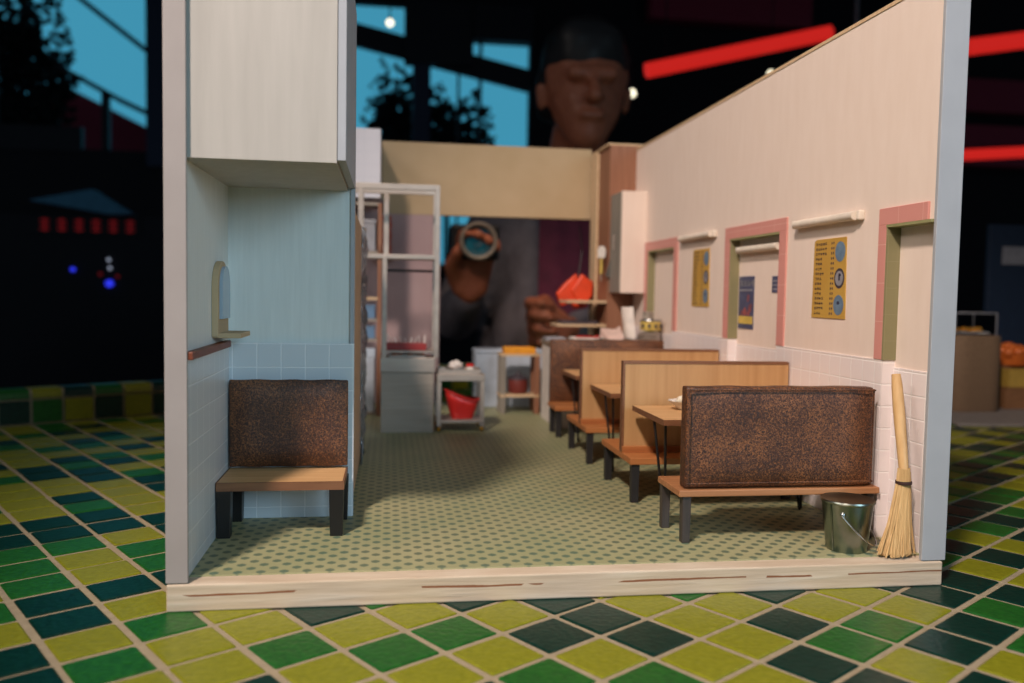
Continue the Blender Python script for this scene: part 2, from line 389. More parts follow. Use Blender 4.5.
kb = struct(g.obj('kerb', 'grout'), 'raised tiled kerb along the far edge of the table')
struct(g2.obj('kerb_tiles', ['mosaic_olive', 'mosaic_green', 'mosaic_dark'], parent=kb))

# ================================================================ the model's shell
XL0, XL1, XR0, XR1, YF = -1.475, -1.37, 4.09, 4.28, 5.93
HW = 4.42
g = G(); g.box(XL0, XR1-.02, YF-.01, 15.6, ZT, -.012)
base = struct(g.obj('floor_base', 'base_ply', bevel=.012), 'pale cracked plywood base of the model diner')
g = G(); g.box(XL1, XR1-.05, 6.08, 15.5, -.02, 0)
struct(g.obj('floor', 'floor_print'), 'dotted green floor of the model diner')
# left wall
g = G(); g.box(XL0, XL1, YF+.03, 9.6, 0, HW)
wl = struct(g.obj('wall_left', 'alcove_paint'))
g = G(); g.box(XL0-.005, -1.335, YF, YF+.03, -.005, HW); struct(g.obj('trim_1', 'post_paint', wl, bevel=.004))
g = G(); g.box(XL1, XL1+.012, YF+.04, 7.62, 0, 1.53); struct(g.obj('trim_2', 'wainscot_left', wl))
# alcove back wall
g = G(); g.box(XL1, -.315, 7.62, 7.72, 0, HW)
wa = struct(g.obj('wall_alcove', 'alcove_paint'))
g = G(); g.box(-.335, -.30, 7.6, 7.74, 0, HW); struct(g.obj('trim_3', 'foam_board', wa))
g = G(); g.box(XL1+.012, -.298, 7.585, 7.62, 0, 1.535); struct(g.obj('trim_4', 'wainscot_alcove', wa))
# overhead box above the alcove
g = G(); g.box(XL1, -.36, 5.98, 7.62, 2.87, HW)
ob = struct(g.obj('ceiling_alcove', 'block_paint'), 'boxed-in pale bulkhead above the alcove bench')
g = G(); g.box(-.355, -.30, 5.985, 7.6, 2.89, HW); struct(g.obj('trim_5', 'foam_board', ob))
# right wall with three recessed doorways
DO = [(1, 11.89, 13.13, 2.71), (2, 8.52, 9.83, 2.70), (3, 5.97, 6.56, 2.62)]
g = G(); g.box(4.21, XR1, YF+.03, 13.95, 0, HW)
yy = YF+.03
edges = sorted([(a, b_, h) for _, a, b_, h in DO])
for a, b_, h in edges:
    if a > yy+.02: g.box(XR0, 4.21, yy, a, 0, HW)
    g.box(XR0, 4.21, max(a, yy), b_, h, HW); yy = b_
g.box(XR0, 4.21, yy, 13.95, 0, HW)
wr = struct(g.obj('wall_right', 'cream_paint'))
g = G(); g.box(XR0-.004, XR1+.006, YF, YF+.035, -.005, HW); struct(g.obj('trim_6', 'foam_board', wr, bevel=.004))
g = G(); g.box(XR0-.008, XR1, YF+.04, 13.95, HW, HW+.03); struct(g.obj('trim_7', 'raw_basswood', wr))
g = G(); yy = YF+.04
for a, b_, h in edges + [(13.95, 13.95, 0)]:
    if a > yy+.03: g.box(XR0-.014, XR0, yy, a, 0, 1.5)
    yy = b_
struct(g.obj('trim_8', 'wainscot_right', wr))
for n_, a, b_, h in DO:
    g = G(); g.box(4.19, 4.212, a, b_, 0, h)
    d = struct(g.obj('door_%d' % n_, 'cream_paint'))
    g = G(); g.box(4.178, 4.191, a, b_, 0, 1.44); struct(g.obj('wainscot', 'wainscot_recess', d))
    f = .16 if n_ < 3 else .115
    g = G(); g.box(XR0-.02, XR0+.001, a-(f if n_ < 3 else -.05), b_+f, h, h+.14)
    g.box(XR0-.02, XR0+.001, b_, b_+f, 1.5, h)
    if n_ < 3: g.box(XR0-.02, XR0+.001, a-f, a, 1.5, h)
    struct(g.obj('door_surround', 'pink_tile', d, bevel=.004)); d.children[-1]['label'] = 'pink tiled door surround'
    g = G(); g.box(XR0-.018, 4.19, b_-.02, b_+.001, 1.5, h); struct(g.obj('jamb', 'green_tile', d))
    g = G(); g.box(XR0-.012, 4.19, b_-.012, b_+.001, 0, 1.5); struct(g.obj('lower_jamb', 'wainscot_jamb', d))
    g = G(); g.box(XR0-.022, 4.19, a, b_, h-.022, h+.001); struct(g.obj('lintel', 'green_edge', d))
# vertical seam strip on the right wall face, header, tiled block, column
g = G(); g.box(-.14, 3.64, 15.28, 15.42, 3.37, 4.64)
struct(g.obj('wall_header', 'header_card', bevel=.01), 'beige card header hung across the open back')
g = G(); g.box(-1.3, -.15, 13.75, 15.28, 3.48, 4.56)
m_ = tiled('block_tiles', (206, 204, 210), (190, 190, 198), .2, 'XZ', .4, .1, .012)
struct(g.obj('wall_pier', 'block_tiles'), 'white tiled pier high at the back left')
g = G(); g.box(-1.3, .0, 15.28, 15.42, 0, 3.62); g.box(0, .9, 15.28, 15.42, 0, 3.37)
struct(g.obj('wall_back', 'pink_wall'), 'pinkish back wall behind the steel rack')
g = G(); g.box(3.64, 4.28, 13.955, 15.1, 1.27, 4.5)
wc = struct(g.obj('wall_column', 'brown_veneer'), 'brown wood-veneer column at the back right')
g = G(); g.box(3.6, 3.64, 14.7, 15.12, 1.27, 4.5); g.box(3.6, 4.28, 13.95, 15.12, 4.5, 4.53)
struct(g.obj('trim_9', 'raw_basswood', wc))
# shelf boards on the column's left side
for z, x0, lb in ((1.86, 2.95, 'upper bare wooden shelf board beside the column, in front of the orange gloves'), (1.46, 2.80, 'lower bare wooden shelf board beside the column above the counter')):
    g = G(); g.box(x0, 3.64, 13.97, 14.6, z, z+.045)
    s = tag(g.obj('shelf_board', 'raw_basswood', bevel=.006), lb, 'shelf', 'boards beside the brown column')

# ================================================================ benches
def cushion(x0, x1, y0, y1, z0, z1, bulge=.03):
    """upholstered slab with soft edges and a slight belly on both faces"""
    g = G(); nx, nz = 16, 10; grid = {}
    for side, y in ((0, y0), (1, y1)):
        for i in range(nx+1):
            for j in range(nz+1):
                u, v = i/nx, j/nz
                f = (min(u, 1-u)*6, min(v, 1-v)*6); f = min(1, f[0])*min(1, f[1])
                f = math.sin(min(1, f)*math.pi/2)
                ed = .03*(1-f)
                yy = y + (bulge*f*(-1 if side == 0 else 1)) + (ed if side == 0 else -ed)
                wv = .003*math.sin(u*21+v*3)*(1-f)
                grid[side, i, j] = g.bm.verts.new((x0+(x1-x0)*u, yy, z0+(z1-z0)*v+wv))
    for side in (0, 1):
        for i in range(nx):
            for j in range(nz): g.bm.faces.new([grid[side, i, j], grid[side, i+1, j], grid[side, i+1, j+1], grid[side, i, j+1]])
    ringl = [(i, 0) for i in range(nx)]+[(nx, j) for j in range(nz)]+[(i, nz) for i in range(nx, 0, -1)]+[(0, j) for j in range(nz, 0, -1)]
    for a, b_ in zip(ringl, ringl[1:]+ringl[:1]): g.bm.faces.new([grid[0, *a], grid[0, *b_], grid[1, *b_], grid[1, *a]])
    return g
def legs(t, pts, h, mat='dark_leg', s=.04):
    for x, y in pts:
        g = G(); g.taper((x, y, 0), (s*.9, s*.9), (x, y, h), (s, s)); g.obj('leg', mat, t, bevel=.006)

# front bench, its padded back towards us
L1 = 1.742
t = thing('bench', 'wooden bench with a tall brown leather back, nearest on the right, above the bucket', 'bench', (2.33, 6.42, 0))
g = G(); g.box(0, L1, .08, .64, .383, .438); g.obj('seat', 'bench_front_wood', t, bevel=.008)
g = cushion(.055, 1.685, .10, .28, .442, 1.272, .012); bk = g.obj('backrest', 'leather', t, smooth=True, bevel=.018, seg=3)
g = G()
for zz in (.49, 1.25): g.tube([(.06, .09, zz), (1.675, .09, zz)], .007, 8)
for xx in (.075, 1.66): g.tube([(xx, .09, .48), (xx, .09, 1.26)], .007, 8)
g.obj('piping', 'leather', bk, smooth=True)
legs(t, [(.075, .14), (.05, .58), (1.67, .14), (1.67, .58)], .385, 'leg_brown', .038)

# two booths of pale oak, seats on both sides of a tall panel
def booth(label, loc):
    t = thing('booth_bench', label, 'bench', loc, 0, 'oak booth benches along the right wall')
    g = G(); g.box(0, 1.72, -.56, .56, .375, .44); g.obj('seat', 'seat_wood', t, bevel=.008)
    g = G(); g.box(.02, 1.74, -.225, -.155, .44, 1.325); p = g.obj('back_panel', 'oak_panel', t)
    g = G(); g.box(.0, 1.74, -.232, -.148, 1.325, 1.35); g.box(.0, .02, -.232, -.148, .44, 1.325); g.obj('edge_trim', 'walnut_edge', p)
    p.children[-1]['label'] = 'dark walnut edging'
    g = G(); g.box(.0, 1.72, -.265, -.225, .44, .5); g.obj('batten', 'seat_wood', t, bevel=.004)
    legs(t, [(.06, -.5), (.06, .5), (1.62, -.5), (1.62, .5)], .378)
    return t
b1 = booth('oak booth bench directly behind the front leather bench', (2.31, 8.39, 0))
dup(b1, (2.31, 10.25, 0), 'second oak booth bench, just in front of the far leather bench')

t = thing('bench', 'bench with a dark brown leather back, farthest, against the kitchen counter', 'bench', (2.31, 11.55, 0))
g = G(); g.box(0, 1.72, 0, .6, .375, .44); g.obj('seat', 'seat_wood', t, bevel=.008)
g = cushion(.02, 1.72, .5, .66, .44, 1.345, .015); g.obj('backrest', 'leather', t, smooth=True, bevel=.015)
legs(t, [(.06, .07), (.06, .53), (1.62, .07), (1.62, .53)], .378)

# alcove bench
t = thing('bench', 'small wooden bench with a shiny brown leather back in the left alcove', 'bench', (-1.343, 6.95, 0))
g = G(); g.box(-.005, .985, .02, .63, .40, .45); g.obj('seat', 'oak_light', t, bevel=.006)
g = G(); g.box(-.006, .986, .0, .02, .385, .452); g.box(-.012, -.006, 0.02, .63, .39, .45); g.box(.986, .998, 0, .62, .385, .452); g.obj('seat_edge', 'walnut_edge', t)
t.children[-1]['label'] = 'dark walnut seat edging'
g = cushion(0, 1.0, .51, .6, .47, 1.225, .014); g.obj('backrest', 'leather', t, smooth=True, bevel=.012)
for x, y in ((.05, .06), (.06, .56), (.935, .06), (.95, .56)):
    g = G(); g.taper((x, y, 0), (.05, .05), (x, y, .388), (.058, .058)); g.obj('leg', 'black_wire', t, bevel=.005)

# ================================================================ tables
def table(label, loc):
    t = thing('table', label, 'table', loc, 0, 'booth tables on hairpin legs')
    g = G(); g.box(0, 1.57, 0, .96, .875, .92); tp = g.obj('tabletop', 'oak_light', t)
    g = G(); g.box(-.006, 1.57, -.006, 0, .872, .922); g.box(-.006, 0, 0, .96, .872, .922); g.obj('edge_banding', 'walnut_edge', tp)
    tp.children[-1]['label'] = 'dark walnut edge banding'
    for x, y in ((.035, .22), (1.42, .38)):
        g = G()
        pts = [(x, y+.07, .875), (x+.03, y+.005, .06)] + [(x+.03, y-.012*math.sin(a), .03-.018*math.cos(a*1)) for a in (0, 1.0, 2.0)] + [(x+.03, y-.02, .06), (x+.05, y-.09, .875)]
        pts = [(x-.012, y+.13, .875), (x+.06, y+.012, .03), (x+.062, y, .012), (x+.064, y-.012, .03), (x+.02, y-.1, .875)]
        g.tube(pts, .0125, 8); g.obj('leg', 'black_wire', t, smooth=True)
    return t
T1 = table('oak table on wire legs holding the white bowl, behind the front bench', (2.385, 7.09, 0))
dup(T1, (2.425, 9.03, 0), 'oak table on wire legs between the two oak booth benches')
dup(T1, (2.47, 11.0, 0), 'oak table edge before the farthest leather bench', )

# scalloped bowl on the first table
t = thing('bowl', 'white scalloped bowl heaped with cream food on the nearest table', 'bowl', (2.815, 7.74, .925))
wob = lambda a, z: 1+.08*math.sin(a*11)*min(1, z/.05)
g = G(); g.lathe([(.001, .0), (.07, 0), (.1, .03), (.15, .075), (.165, .085), (.15, .08), (.1, .045), (.001, .03)], n=66, wob=wob); g.obj('dish', 'white_plastic', t, smooth=True)
g = G()
for k in range(16):
    a = random.uniform(0, 6.28); r = random.uniform(0, .085); g.ball((r*math.cos(a), r*math.sin(a), .085+random.uniform(0, .09)*(1-r*8)), random.uniform(.025, .045), 2, jit=.006)
f = g.obj('food', 'crumb_cream', t, smooth=True); f['kind'] = 'stuff'

# ================================================================ bucket and broom
t = thing('bucket', 'galvanised tin bucket under the end of the front bench', 'bucket', (3.655, 6.27, 0))
H = .41; r0, r1 = .152, .202
g = G(); g.lathe([(.001, .012), (r0-.004, .012), (r0, 0), (r0+.004, .004), (r1-.002, H-.02), (r1-.01, H-.02), (r0-.01, .02), (.001, .02)], n=48); g.obj('body', 'galvanized', t, smooth=True)
g = G(); g.lathe([(r1-.008, H-.03), (r1+.005, H-.024), (r1+.01, H-.012), (r1+.005, H), (r1-.006, H-.004)], n=48); g.obj('rim', 'galvanized', t, smooth=True)
g = G(); a = R(-158); g.tube([((r0+.004)*math.cos(a), (r0+.004)*math.sin(a), .01), ((r1+.002)*math.cos(a), (r1+.002)*math.sin(a), H-.03)], .007, 6); g.obj('seam', 'galvanized', t, smooth=True)
for a in (R(-130), R(50)):
    g = G(); x, y = (r1-.012)*math.cos(a), (r1-.012)*math.sin(a)
    g.ball((x*1.0, y*1.0, H-.1), (.022, .022, .026), 2); g.obj('handle_ear', 'chrome_wire', t, smooth=True)
g = G(); pts = []
a = R(-130); ex, ey = math.cos(a), math.sin(a)
for k in range(15):
    u = k/14; ang = math.pi*u
    # wire bail folded down over the right-hand front
    rad = .222
    th = a + ang
    pts.append((rad*math.cos(th)*1.0, rad*math.sin(th)*1.0, (H-.1) - .25*math.sin(ang)*.98))
g.tube(pts, .006, 8); g.obj('handle', 'chrome_wire', t, smooth=True)

t = thing('broom', 'straw broom with a pale wooden stick leaning on the right wall', 'broom', (3.945, 6.05, 0))
top = Vector((.068, .2, 1.41)); bot = Vector((.062, .03, .645))
g = G(); g.tube([bot+(top-bot)*k/8 for k in range(9)], [.036, .038, .04, .042, .044, .045, .044, .042, .034], 14); g.obj('stick', 'broom_stick', t, smooth=True)
g = G(); brnd = random.Random(5)
for k in range(620):
    a = brnd.uniform(0, 6.283); q_ = math.sqrt(brnd.random())
    tx, ty = .05*q_*math.cos(a), .035*q_*math.sin(a)
    fx, fy = .135*q_*math.cos(a), .07*q_*math.sin(a)
    z0 = brnd.uniform(.0, .035)
    topz = brnd.uniform(.5, .545)
    c0 = bot + Vector((tx, ty, topz-.5)); c1 = bot+Vector((tx*1.15, ty*1.15, -.08)); c2 = Vector((bot.x*.55+fx*.72, bot.y*.5+fy*.7, .26)); c3 = Vector((fx+.004+brnd.uniform(-.022, .018), bot.y*.2+fy+brnd.uniform(-.018, .018), z0))
    g.tube([c0, c1, c2, c3], .0042, 4, cap=False)
f = g.obj('bristles', 'straw', t); f['kind'] = 'stuff'
g = G(); g.lathe([(.06, -.012), (.062, 0), (.06, .012)], tuple(bot+Vector((0, 0, -.07))), 20); g.obj('binding', 'binding_brown', t, smooth=True)
f = t.children[-1]; f.scale = (1, 1, 1)

# ================================================================ things on the right wall
def strip_lamp(label, y0, y1, z, x=XR0, grp='white strip lamps on the right wall'):
    t = thing('strip_lamp', label, 'lamp', (x, (y0+y1)/2, z), 0, grp); h = (y1-y0)/2
    g = G(); g.box(-.03, 0, -h, h, -.035, .035); g.obj('backplate', 'lamp_white', t, bevel=.004)
    g = G(); pr = []
    g.tube([(-.055, -h+.06, 0), (-.055, h-.03, 0)], .04, 14); g.obj('tube', 'lamp_white', t, smooth=True)
    g = G(); g.box(-.06, 0, -h-.005, -h+.05, -.042, .042); g.obj('end_cap', 'lamp_white', t, bevel=.012)
    g = G(); g.box(-.08, 0, h-.04, h, -.04, .04); g.obj('end_cap', 'lamp_white', t, bevel=.012)
strip_lamp('white strip lamp on the right wall above the nearer yellow menu', 6.93, 8.13, 2.735)
strip_lamp('white strip lamp on the right wall above the farther yellow menu', 10.3, 11.55, 2.80)
strip_lamp('white strip lamp inside the pink framed middle doorway', 8.6, 9.75, 2.56, 4.19)

def menu(label, y0, y1, z0, z1, seed):
    """printed sheet: two columns of small characters and three round pictures"""
    rn = random.Random(seed); W, Hh = y1-y0, z1-z0
    g = G(); g.prism([(-W/2, -Hh/2), (W/2, -Hh/2), (W/2-.015, Hh/2-.015), (W/2-.06, Hh/2), (-W/2+.02, Hh/2)], 'x', -.009, 0)
    s = tag(g.obj('menu_poster', 'amber_print', loc=(XR0, (y0+y1)/2, (z0+z1)/2)), label, 'poster', 'yellow menus on the right wall')
    g = G(); rows = 15
    for r in range(rows):
        z = Hh/2-.045-(Hh-.09)*r/(rows-1)
        n_ = 5 if r < 3 else rn.choice((3, 3, 3, 4))
        for k in range(n_):
            y = W/2-.05-k*.042
            for q_ in range(3):
                dz = rn.uniform(-.014, .006); g.box(-.0105, -.009, y-.03, y-.004, z+dz, z+dz+.006)
            yv = y-rn.uniform(.008, .026); g.box(-.0105, -.009, yv-.005, yv, z-.015, z+.012)
        for k in range(2):
            y = W/2-.335-k*.034; g.box(-.0105, -.009, y-.016, y, z-.012, z+.01); 
    g.obj('print_lines', 'ink_navy', s)
    for k, (mt) in enumerate(('print_blue', 'print_dark', 'print_blue')):
        z = Hh/2-.13-k*.245
        g = G(); n_ = 28; rz, ry = (.093, .088)
        g.prism([(-W/2+.115+ry*math.cos(a*2*math.pi/n_), z+rz*math.sin(a*2*math.pi/n_)) for a in range(n_)], 'x', -.0112, -.009)
        o = g.obj('picture', mt, s)
        if k == 1:
            g = G(); g.prism([(-W/2+.115+.068*math.cos(a*2*math.pi/n_), z+.068*math.sin(a*2*math.pi/n_)) for a in range(n_)], 'x', -.0125, -.0112); g.obj('bowl_picture', 'print_grey', o)
            g = G(); g.box(-.0135, -.0125, -W/2+.1, -W/2+.125, z-.02, z+.045); g.box(-.0135, -.0125, -W/2+.085, -W/2+.12, z+.02, z+.04); g.obj('bowl_picture', 'ink_navy', o)
        elif k == 2:
            g = G(); g.ball((-.0105, -W/2+.12, z+.02), (.002, .03, .022), 1); g.obj('bowl_picture', 'ink_navy', o)
menu('yellow menu with three round pictures on the right wall, beside the nearest doorway', 7.18, 7.79, 1.82, 2.565, 1)
menu('yellow menu with three round pictures on the right wall, between the two farther doorways', 10.5, 11.12, 1.87, 2.63, 2)
# poster and notice in the middle doorway
W, Hh = .42, .62
g = G(); g.box(-.008, 0, -W/2, W/2, -Hh/2, Hh/2)
s = tag(g.obj('poster', 'poster_blue', loc=(4.19, 9.57, 1.94)), 'narrow dark blue picture poster in the middle doorway', 'poster')
g = G(); g.box(-.0095, -.008, -W/2+.01, W/2-.01, -Hh/2+.06, -Hh/2+.15); g.obj('poster_band', 'yellow_print', s); s.children[-1]['label'] = 'yellow printed band'
g = G(); rn = random.Random(9)
for k in range(4):
    y = W/2-.05-k*.1
    for q_ in range(4):
        dz = rn.uniform(-.03, .03); g.box(-.0095, -.008, y-.08, y, Hh/2-.09+dz, Hh/2-.08+dz)
    for q_ in range(2):
        yv = y-rn.uniform(.01, .07); g.box(-.0095, -.008, yv-.012, yv, Hh/2-.12, Hh/2-.04)
for k in range(9): y = W/2-.03-k*.042; g.box(-.0095, -.008, y-.026, y, Hh/2-.175, Hh/2-.15)
g.obj('print_lines', 'print_grey', s)
g = G()
for k in range(7): g.ball((-.0085, rn.uniform(-.14, .14), rn.uniform(-.14, .1)), (.0016, rn.uniform(.03, .06), rn.uniform(.03, .06)), 1)
g.obj('picture', 'poster_red', s)
g = G(); g.box(-.008, 0, -.11, .11, -.09, .09)
s = tag(g.obj('notice', 'poster_blue', loc=(4.19, 8.78, 2.15)), 'small blue notice beside the right side of the middle doorway', 'notice')
g = G()
for k in range(3): g.box(-.0095, -.008, -.09, .09, .03-k*.045, .045-k*.045)
g.obj('print_lines', 'print_grey', s)

# ================================================================ alcove wall fittings
t = thing('serving_hatch', 'small arched cream hatch with a blue pane on the alcove left wall', 'hatch', (XL1, 7.13, 1.62))
def arch(w_, h_, z0=0, n_=16): return [(-w_/2, z0), (w_/2, z0)]+[(w_/2*math.cos(math.pi*k/n_), h_-w_/2+w_/2*math.sin(math.pi*k/n_)) for k in range(n_+1)]
g = G(); g.prism(arch(.44, .60), 'x', .0, .05); g.obj('frame', 'header_card', t, bevel=.006)
g = G(); g.prism([(y, z) for y, z in arch(.33, .56, .14)], 'x', .05, .075); g.obj('pane', 'window_blue', t)
g = G(); g.box(0, .22, -.2, .25, -.01, .03); g.obj('ledge', 'header_card', t, bevel=.006)
g = G(); g.box(XL1+.012, XL1+.07, YF+.02, 7.35, 1.515, 1.57)
tag(g.obj('wall_rail', 'mahogany', bevel=.006), 'reddish brown wooden rail along the alcove left wall', 'rail')

# ================================================================ counter at the back right and what stands on it
t = thing('counter', 'white counter with a grey stone top behind the farthest bench', 'counter', (2.46, 12.32, 0))
g = G(); g.box(.02, 1.61, .05, 1.3, 0, 1.2); g.obj('body', 'paper_white', t)
g = G(); g.box(0, 1.61, 0, 1.36, 1.2, 1.27); g.obj('worktop', 'counter_top', t, bevel=.01)
CT = 1.27
t = thing('food_tin', 'shallow tin with a yellow label on the stacked pots at the counter', 'tin', (3.985, 12.62, CT+.202))
g = G(); g.lathe([(.001, 0), (.155, 0), (.16, .02), (.16, .13), (.155, .15), (.001, .15)], n=28); g.obj('body', 'yellow_print', t, smooth=True)
g = G(); g.lathe([(.163, .135), (.167, .15), (.16, .165), (.1, .17), (.001, .17)], n=28); g.obj('lid', 'chrome_wire', t, smooth=True)
g = G()
for k in range(6):
    a = R(-150+k*36); g.box(.16*math.cos(a)-.02, .16*math.cos(a)+.02, .16*math.sin(a)-.012, .16*math.sin(a)+.012, .04, .1, rot=(0, 0, a+R(90)))
g.obj('print_lines', 'ink_navy', t)
t = thing('cooking_pot', 'wide steel pot with a lid at the right end of the counter', 'pot', (3.98, 12.62, CT))
g = G(); g.lathe([(.001, 0), (.15, 0), (.165, .03), (.17, .13), (.18, .14), (.165, .145)], n=30); g.obj('body', 'steel', t, smooth=True)
g = G(); g.lathe([(.172, .145), (.15, .17), (.06, .19), (.03, .2), (.001, .2)], n=30); g.obj('lid', 'steel', t, smooth=True)
t = thing('tin_can', 'plain grey can standing on the yellow labelled tin', 'can', (3.95, 12.64, CT+.375))
g = G(); g.lathe([(.001, 0), (.08, 0), (.083, .01), (.08, .02), (.08, .1), (.083, .11), (.001, .11)], n=24); g.obj('body', 'steel_matte', t, smooth=True)
g = G(); g.lathe([(.084, .09), (.086, .1), (.084, .115), (.001, .116)], n=24); g.obj('lid', 'steel', t, smooth=True)
# paper bag, wrapping paper, small black dish
def sheet(name, label, cat, loc, w_, h_, mat, tilt, curl, rz):
    g = G(); n_ = 8; gr = {}
    for s_ in (0, 1):
        for i in range(n_+1):
            for j in range(n_+1):
                u, v = i/n_-.5, j/n_-.5
                zz = curl*(u*u*1.6+.5*v*u+.12*math.sin(7*u+5*v)) + s_*.008
                gr[s_, i, j] = g.bm.verts.new((u*w_*(1-.2*v), v*h_, zz))
    for s_ in (0, 1):
        for i in range(n_):
            for j in range(n_): g.bm.faces.new([gr[s_, i, j], gr[s_, i+1, j], gr[s_, i+1, j+1], gr[s_, i, j+1]])
    rl = [(i, 0) for i in range(n_)]+[(n_, j) for j in range(n_)]+[(i, n_) for i in range(n_, 0, -1)]+[(0, j) for j in range(n_, 0, -1)]
    for a, b_ in zip(rl, rl[1:]+rl[:1]): g.bm.faces.new([gr[0, *a], gr[0, *b_], gr[1, *b_], gr[1, *a]])
    o = g.obj(name, mat, smooth=True, loc=loc); o.rotation_euler = (tilt, 0, rz)
    return tag(o, label, cat)
sheet('paper_bag', 'tall white paper sheet hanging at the counter beside the far doorway', 'paper', (3.72, 13.0, CT+.3), .2, .5, 'paper_white', R(80), .12, R(8))
sheet('wrapping_paper', 'loose pinkish wrapping papers lying on the counter', 'paper', (3.45, 12.95, CT+.1), .34, .4, 'paper_pink', R(24), .14, R(-10))
t = thing('small_dish', 'small black dish on the counter beside the pinkish paper', 'dish', (3.2, 12.6, CT))
g = G(); g.lathe([(.001, 0), (.07, 0), (.1, .05), (.105, .055), (.09, .05), (.06, .02), (.001, .02)], n=24); g.obj('body', 'black_plastic', t, smooth=True)
g = G(); g.lathe([(.001, .045), (.03, .05), (.02, .075), (.001, .08)], n=12); g.obj('contents', 'black_plastic', t, smooth=True)
# trays and plates on shelf and counter
def tray(label, x, y, z, w_, d_, mat, mat2=None):
    t = thing('tray', label, 'tray', (x, y, z), 0, 'trays and plates by the column')
    g = G(); g.box(-w_/2, w_/2, -d_/2, d_/2, 0, .02)
    for a in (-1, 1): g.box(a*w_/2-.012, a*w_/2+.012, -d_/2, d_/2, .0, .05); g.box(-w_/2, w_/2, a*d_/2-.012, a*d_/2+.012, 0, .05)
    g.obj('body', mat, t, bevel=.005)
    if mat2:
        g = G()
        for k in range(9): g.ball((random.uniform(-.35, .35)*w_, random.uniform(-.3, .3)*d_, .05), (random.uniform(.03, .06), .04, .03), 1, jit=.005)
        f = g.obj('food', mat2, t, smooth=True); f['kind'] = 'stuff'
tray('dark tray on the lower shelf board', 3.2, 14.25, 1.506, .6, .4, 'print_dark')
tray('white tray of red food on the counter left of the column', 3.2, 13.3, CT, .6, .32, 'white_plastic', 'plastic_red')
tray('small pale tray at the left end of the counter', 2.62, 13.3, CT, .3, .3, 'print_grey')

# wall cabinet, spatula, cleaver, gloves
t = thing('wall_cabinet', 'tall white wall cabinet fixed to the right wall at the column', 'cabinet', (3.66, 13.3, 2.04))
g = G(); g.box(.02, .43, 0, .64, 0, 1.63); g.obj('body', 'cream_paint', t, bevel=.006)
for y0 in (.01, .33):
    g = G(); g.box(0, .02, y0, y0+.3, .01, 1.62); d = g.obj('door', 'cabinet_grey', t, bevel=.004)  # white cabinet's shaded side, its shade put into the grey door colour
    g = G(); g.tube([(-.02, y0+(.27 if y0 < .1 else .03), .7), (-.02, y0+(.27 if y0 < .1 else .03), .95)], .01, 8); g.obj('handle', 'steel', d)
t = thing('spatula', 'white spatula with a wooden grip hanging on the brown column', 'spatula', (3.53, 13.98, 2.3), 0)
g = G(); g.prism([(-.06, .32), (.06, .32), (.07, .45), (.04, .52), (-.04, .52), (-.07, .45)], 'y', -.03, .02); g.obj('blade', 'white_plastic', t, bevel=.006)
g = G(); g.tube([(0, 0, .32), (0, 0, .06)], [.022, .03], 10); g.obj('grip', 'yellow_print', t, smooth=True)
g = G(); g.tube([(0, 0, .06), (0, 0, -.06)], .012, 8); g.obj('tip', 'steel', t)
t = thing('cleaver', 'cleaver with a red handle hanging beside the wall cabinet', 'knife', (3.63, 13.2, 2.3)); t.rotation_euler = (0, R(8), 0)
g = G(); g.prism([(-.06, 0), (.07, 0), (.07, .27), (-.03, .3)], 'y', -.012, .012); g.obj('blade', 'chrome_wire', t, bevel=.004)
g = G(); g.tube([(.02, 0, .27), (.03, 0, .45), (.035, 0, .56)], [.028, .035, .03], 10); g.obj('grip', 'plastic_red', t, smooth=True)
t.location = (3.64, 13.88, 2.3)
t = thing('rubber_gloves', 'bright orange rubber gloves hung on a string beside the brown column', 'gloves', (3.29, 14.82, 1.88))
g = G()
g.prism([(-.36, .14), (-.2, .33), (.0, .5), (.02, .36), (.08, .44), (.2, .42), (.24, .2), (.18, -.1), (-.02, -.14), (-.1, -.02), (-.27, -.1)], 'y', -.09, .09)
gl = g.obj('glove', 'plastic_orange', t, bevel=.05, seg=3, smooth=True)
g = G(); g.prism([(-.12, .2), (.02, .42), (.08, .5), (.16, .42), (.28, .36), (.27, .1), (.16, -.06), (0, -.05)], 'y', -.16, -.05)
g.obj('glove', 'plastic_orange', t, bevel=.04, seg=3, smooth=True)
g = G(); g.tube([(.04, 0, .4), (.12, .1, .9), (.16, .5, 1.36)], .01, 6); g.obj('string', 'black_wire', t)

# little trolley with an orange tray and a pot, and the pale chest behind it
t = thing('side_trolley', 'narrow wooden trolley left of the counter', 'trolley', (1.84, 13.9, 0))
for x, y, mt in ((.05, .4, 'cabinet_grey'), (.05, .05, 'cabinet_grey'), (.62, .05, 'brown_veneer'), (.62, .4, 'brown_veneer')):
    g = G(); g.box(x-.045, x+.045, y-.045, y+.045, 0, 1.0); g.obj('leg', mt, t, bevel=.005)
for z in (.28, .96):
    g = G(); g.box(0, .67, 0, .45, z, z+.04); g.obj('shelf', 'raw_basswood', t, bevel=.004)
t = thing('tray', 'orange tray on top of the narrow wooden trolley', 'tray', (2.17, 14.1, 1.002))
g = G(); g.box(-.25, .25, -.16, .16, 0, .03); g.obj('base', 'orange_tray', t)
g = G()
for a in (-1, 1): g.box(a*.25-.012, a*.25+.012, -.17, .17, 0, .1); g.box(-.25, .25, a*.16-.012, a*.16+.012, 0, .1)
g.obj('rim', 'orange_tray', t, bevel=.004)
t = thing('pot', 'red brown pot on the lower shelf of the narrow trolley', 'pot', (2.17, 14.14, .324))
g = G(); g.lathe([(.001, 0), (.14, 0), (.17, .06), (.17, .2), (.16, .24), (.001, .24)], n=24); g.obj('body', 'red_brown_pot', t, smooth=True)
g = G(); g.lathe([(.175, .24), (.15, .28), (.05, .31), (.03, .35), (.001, .36)], n=24); g.obj('lid', 'print_dark', t, smooth=True)
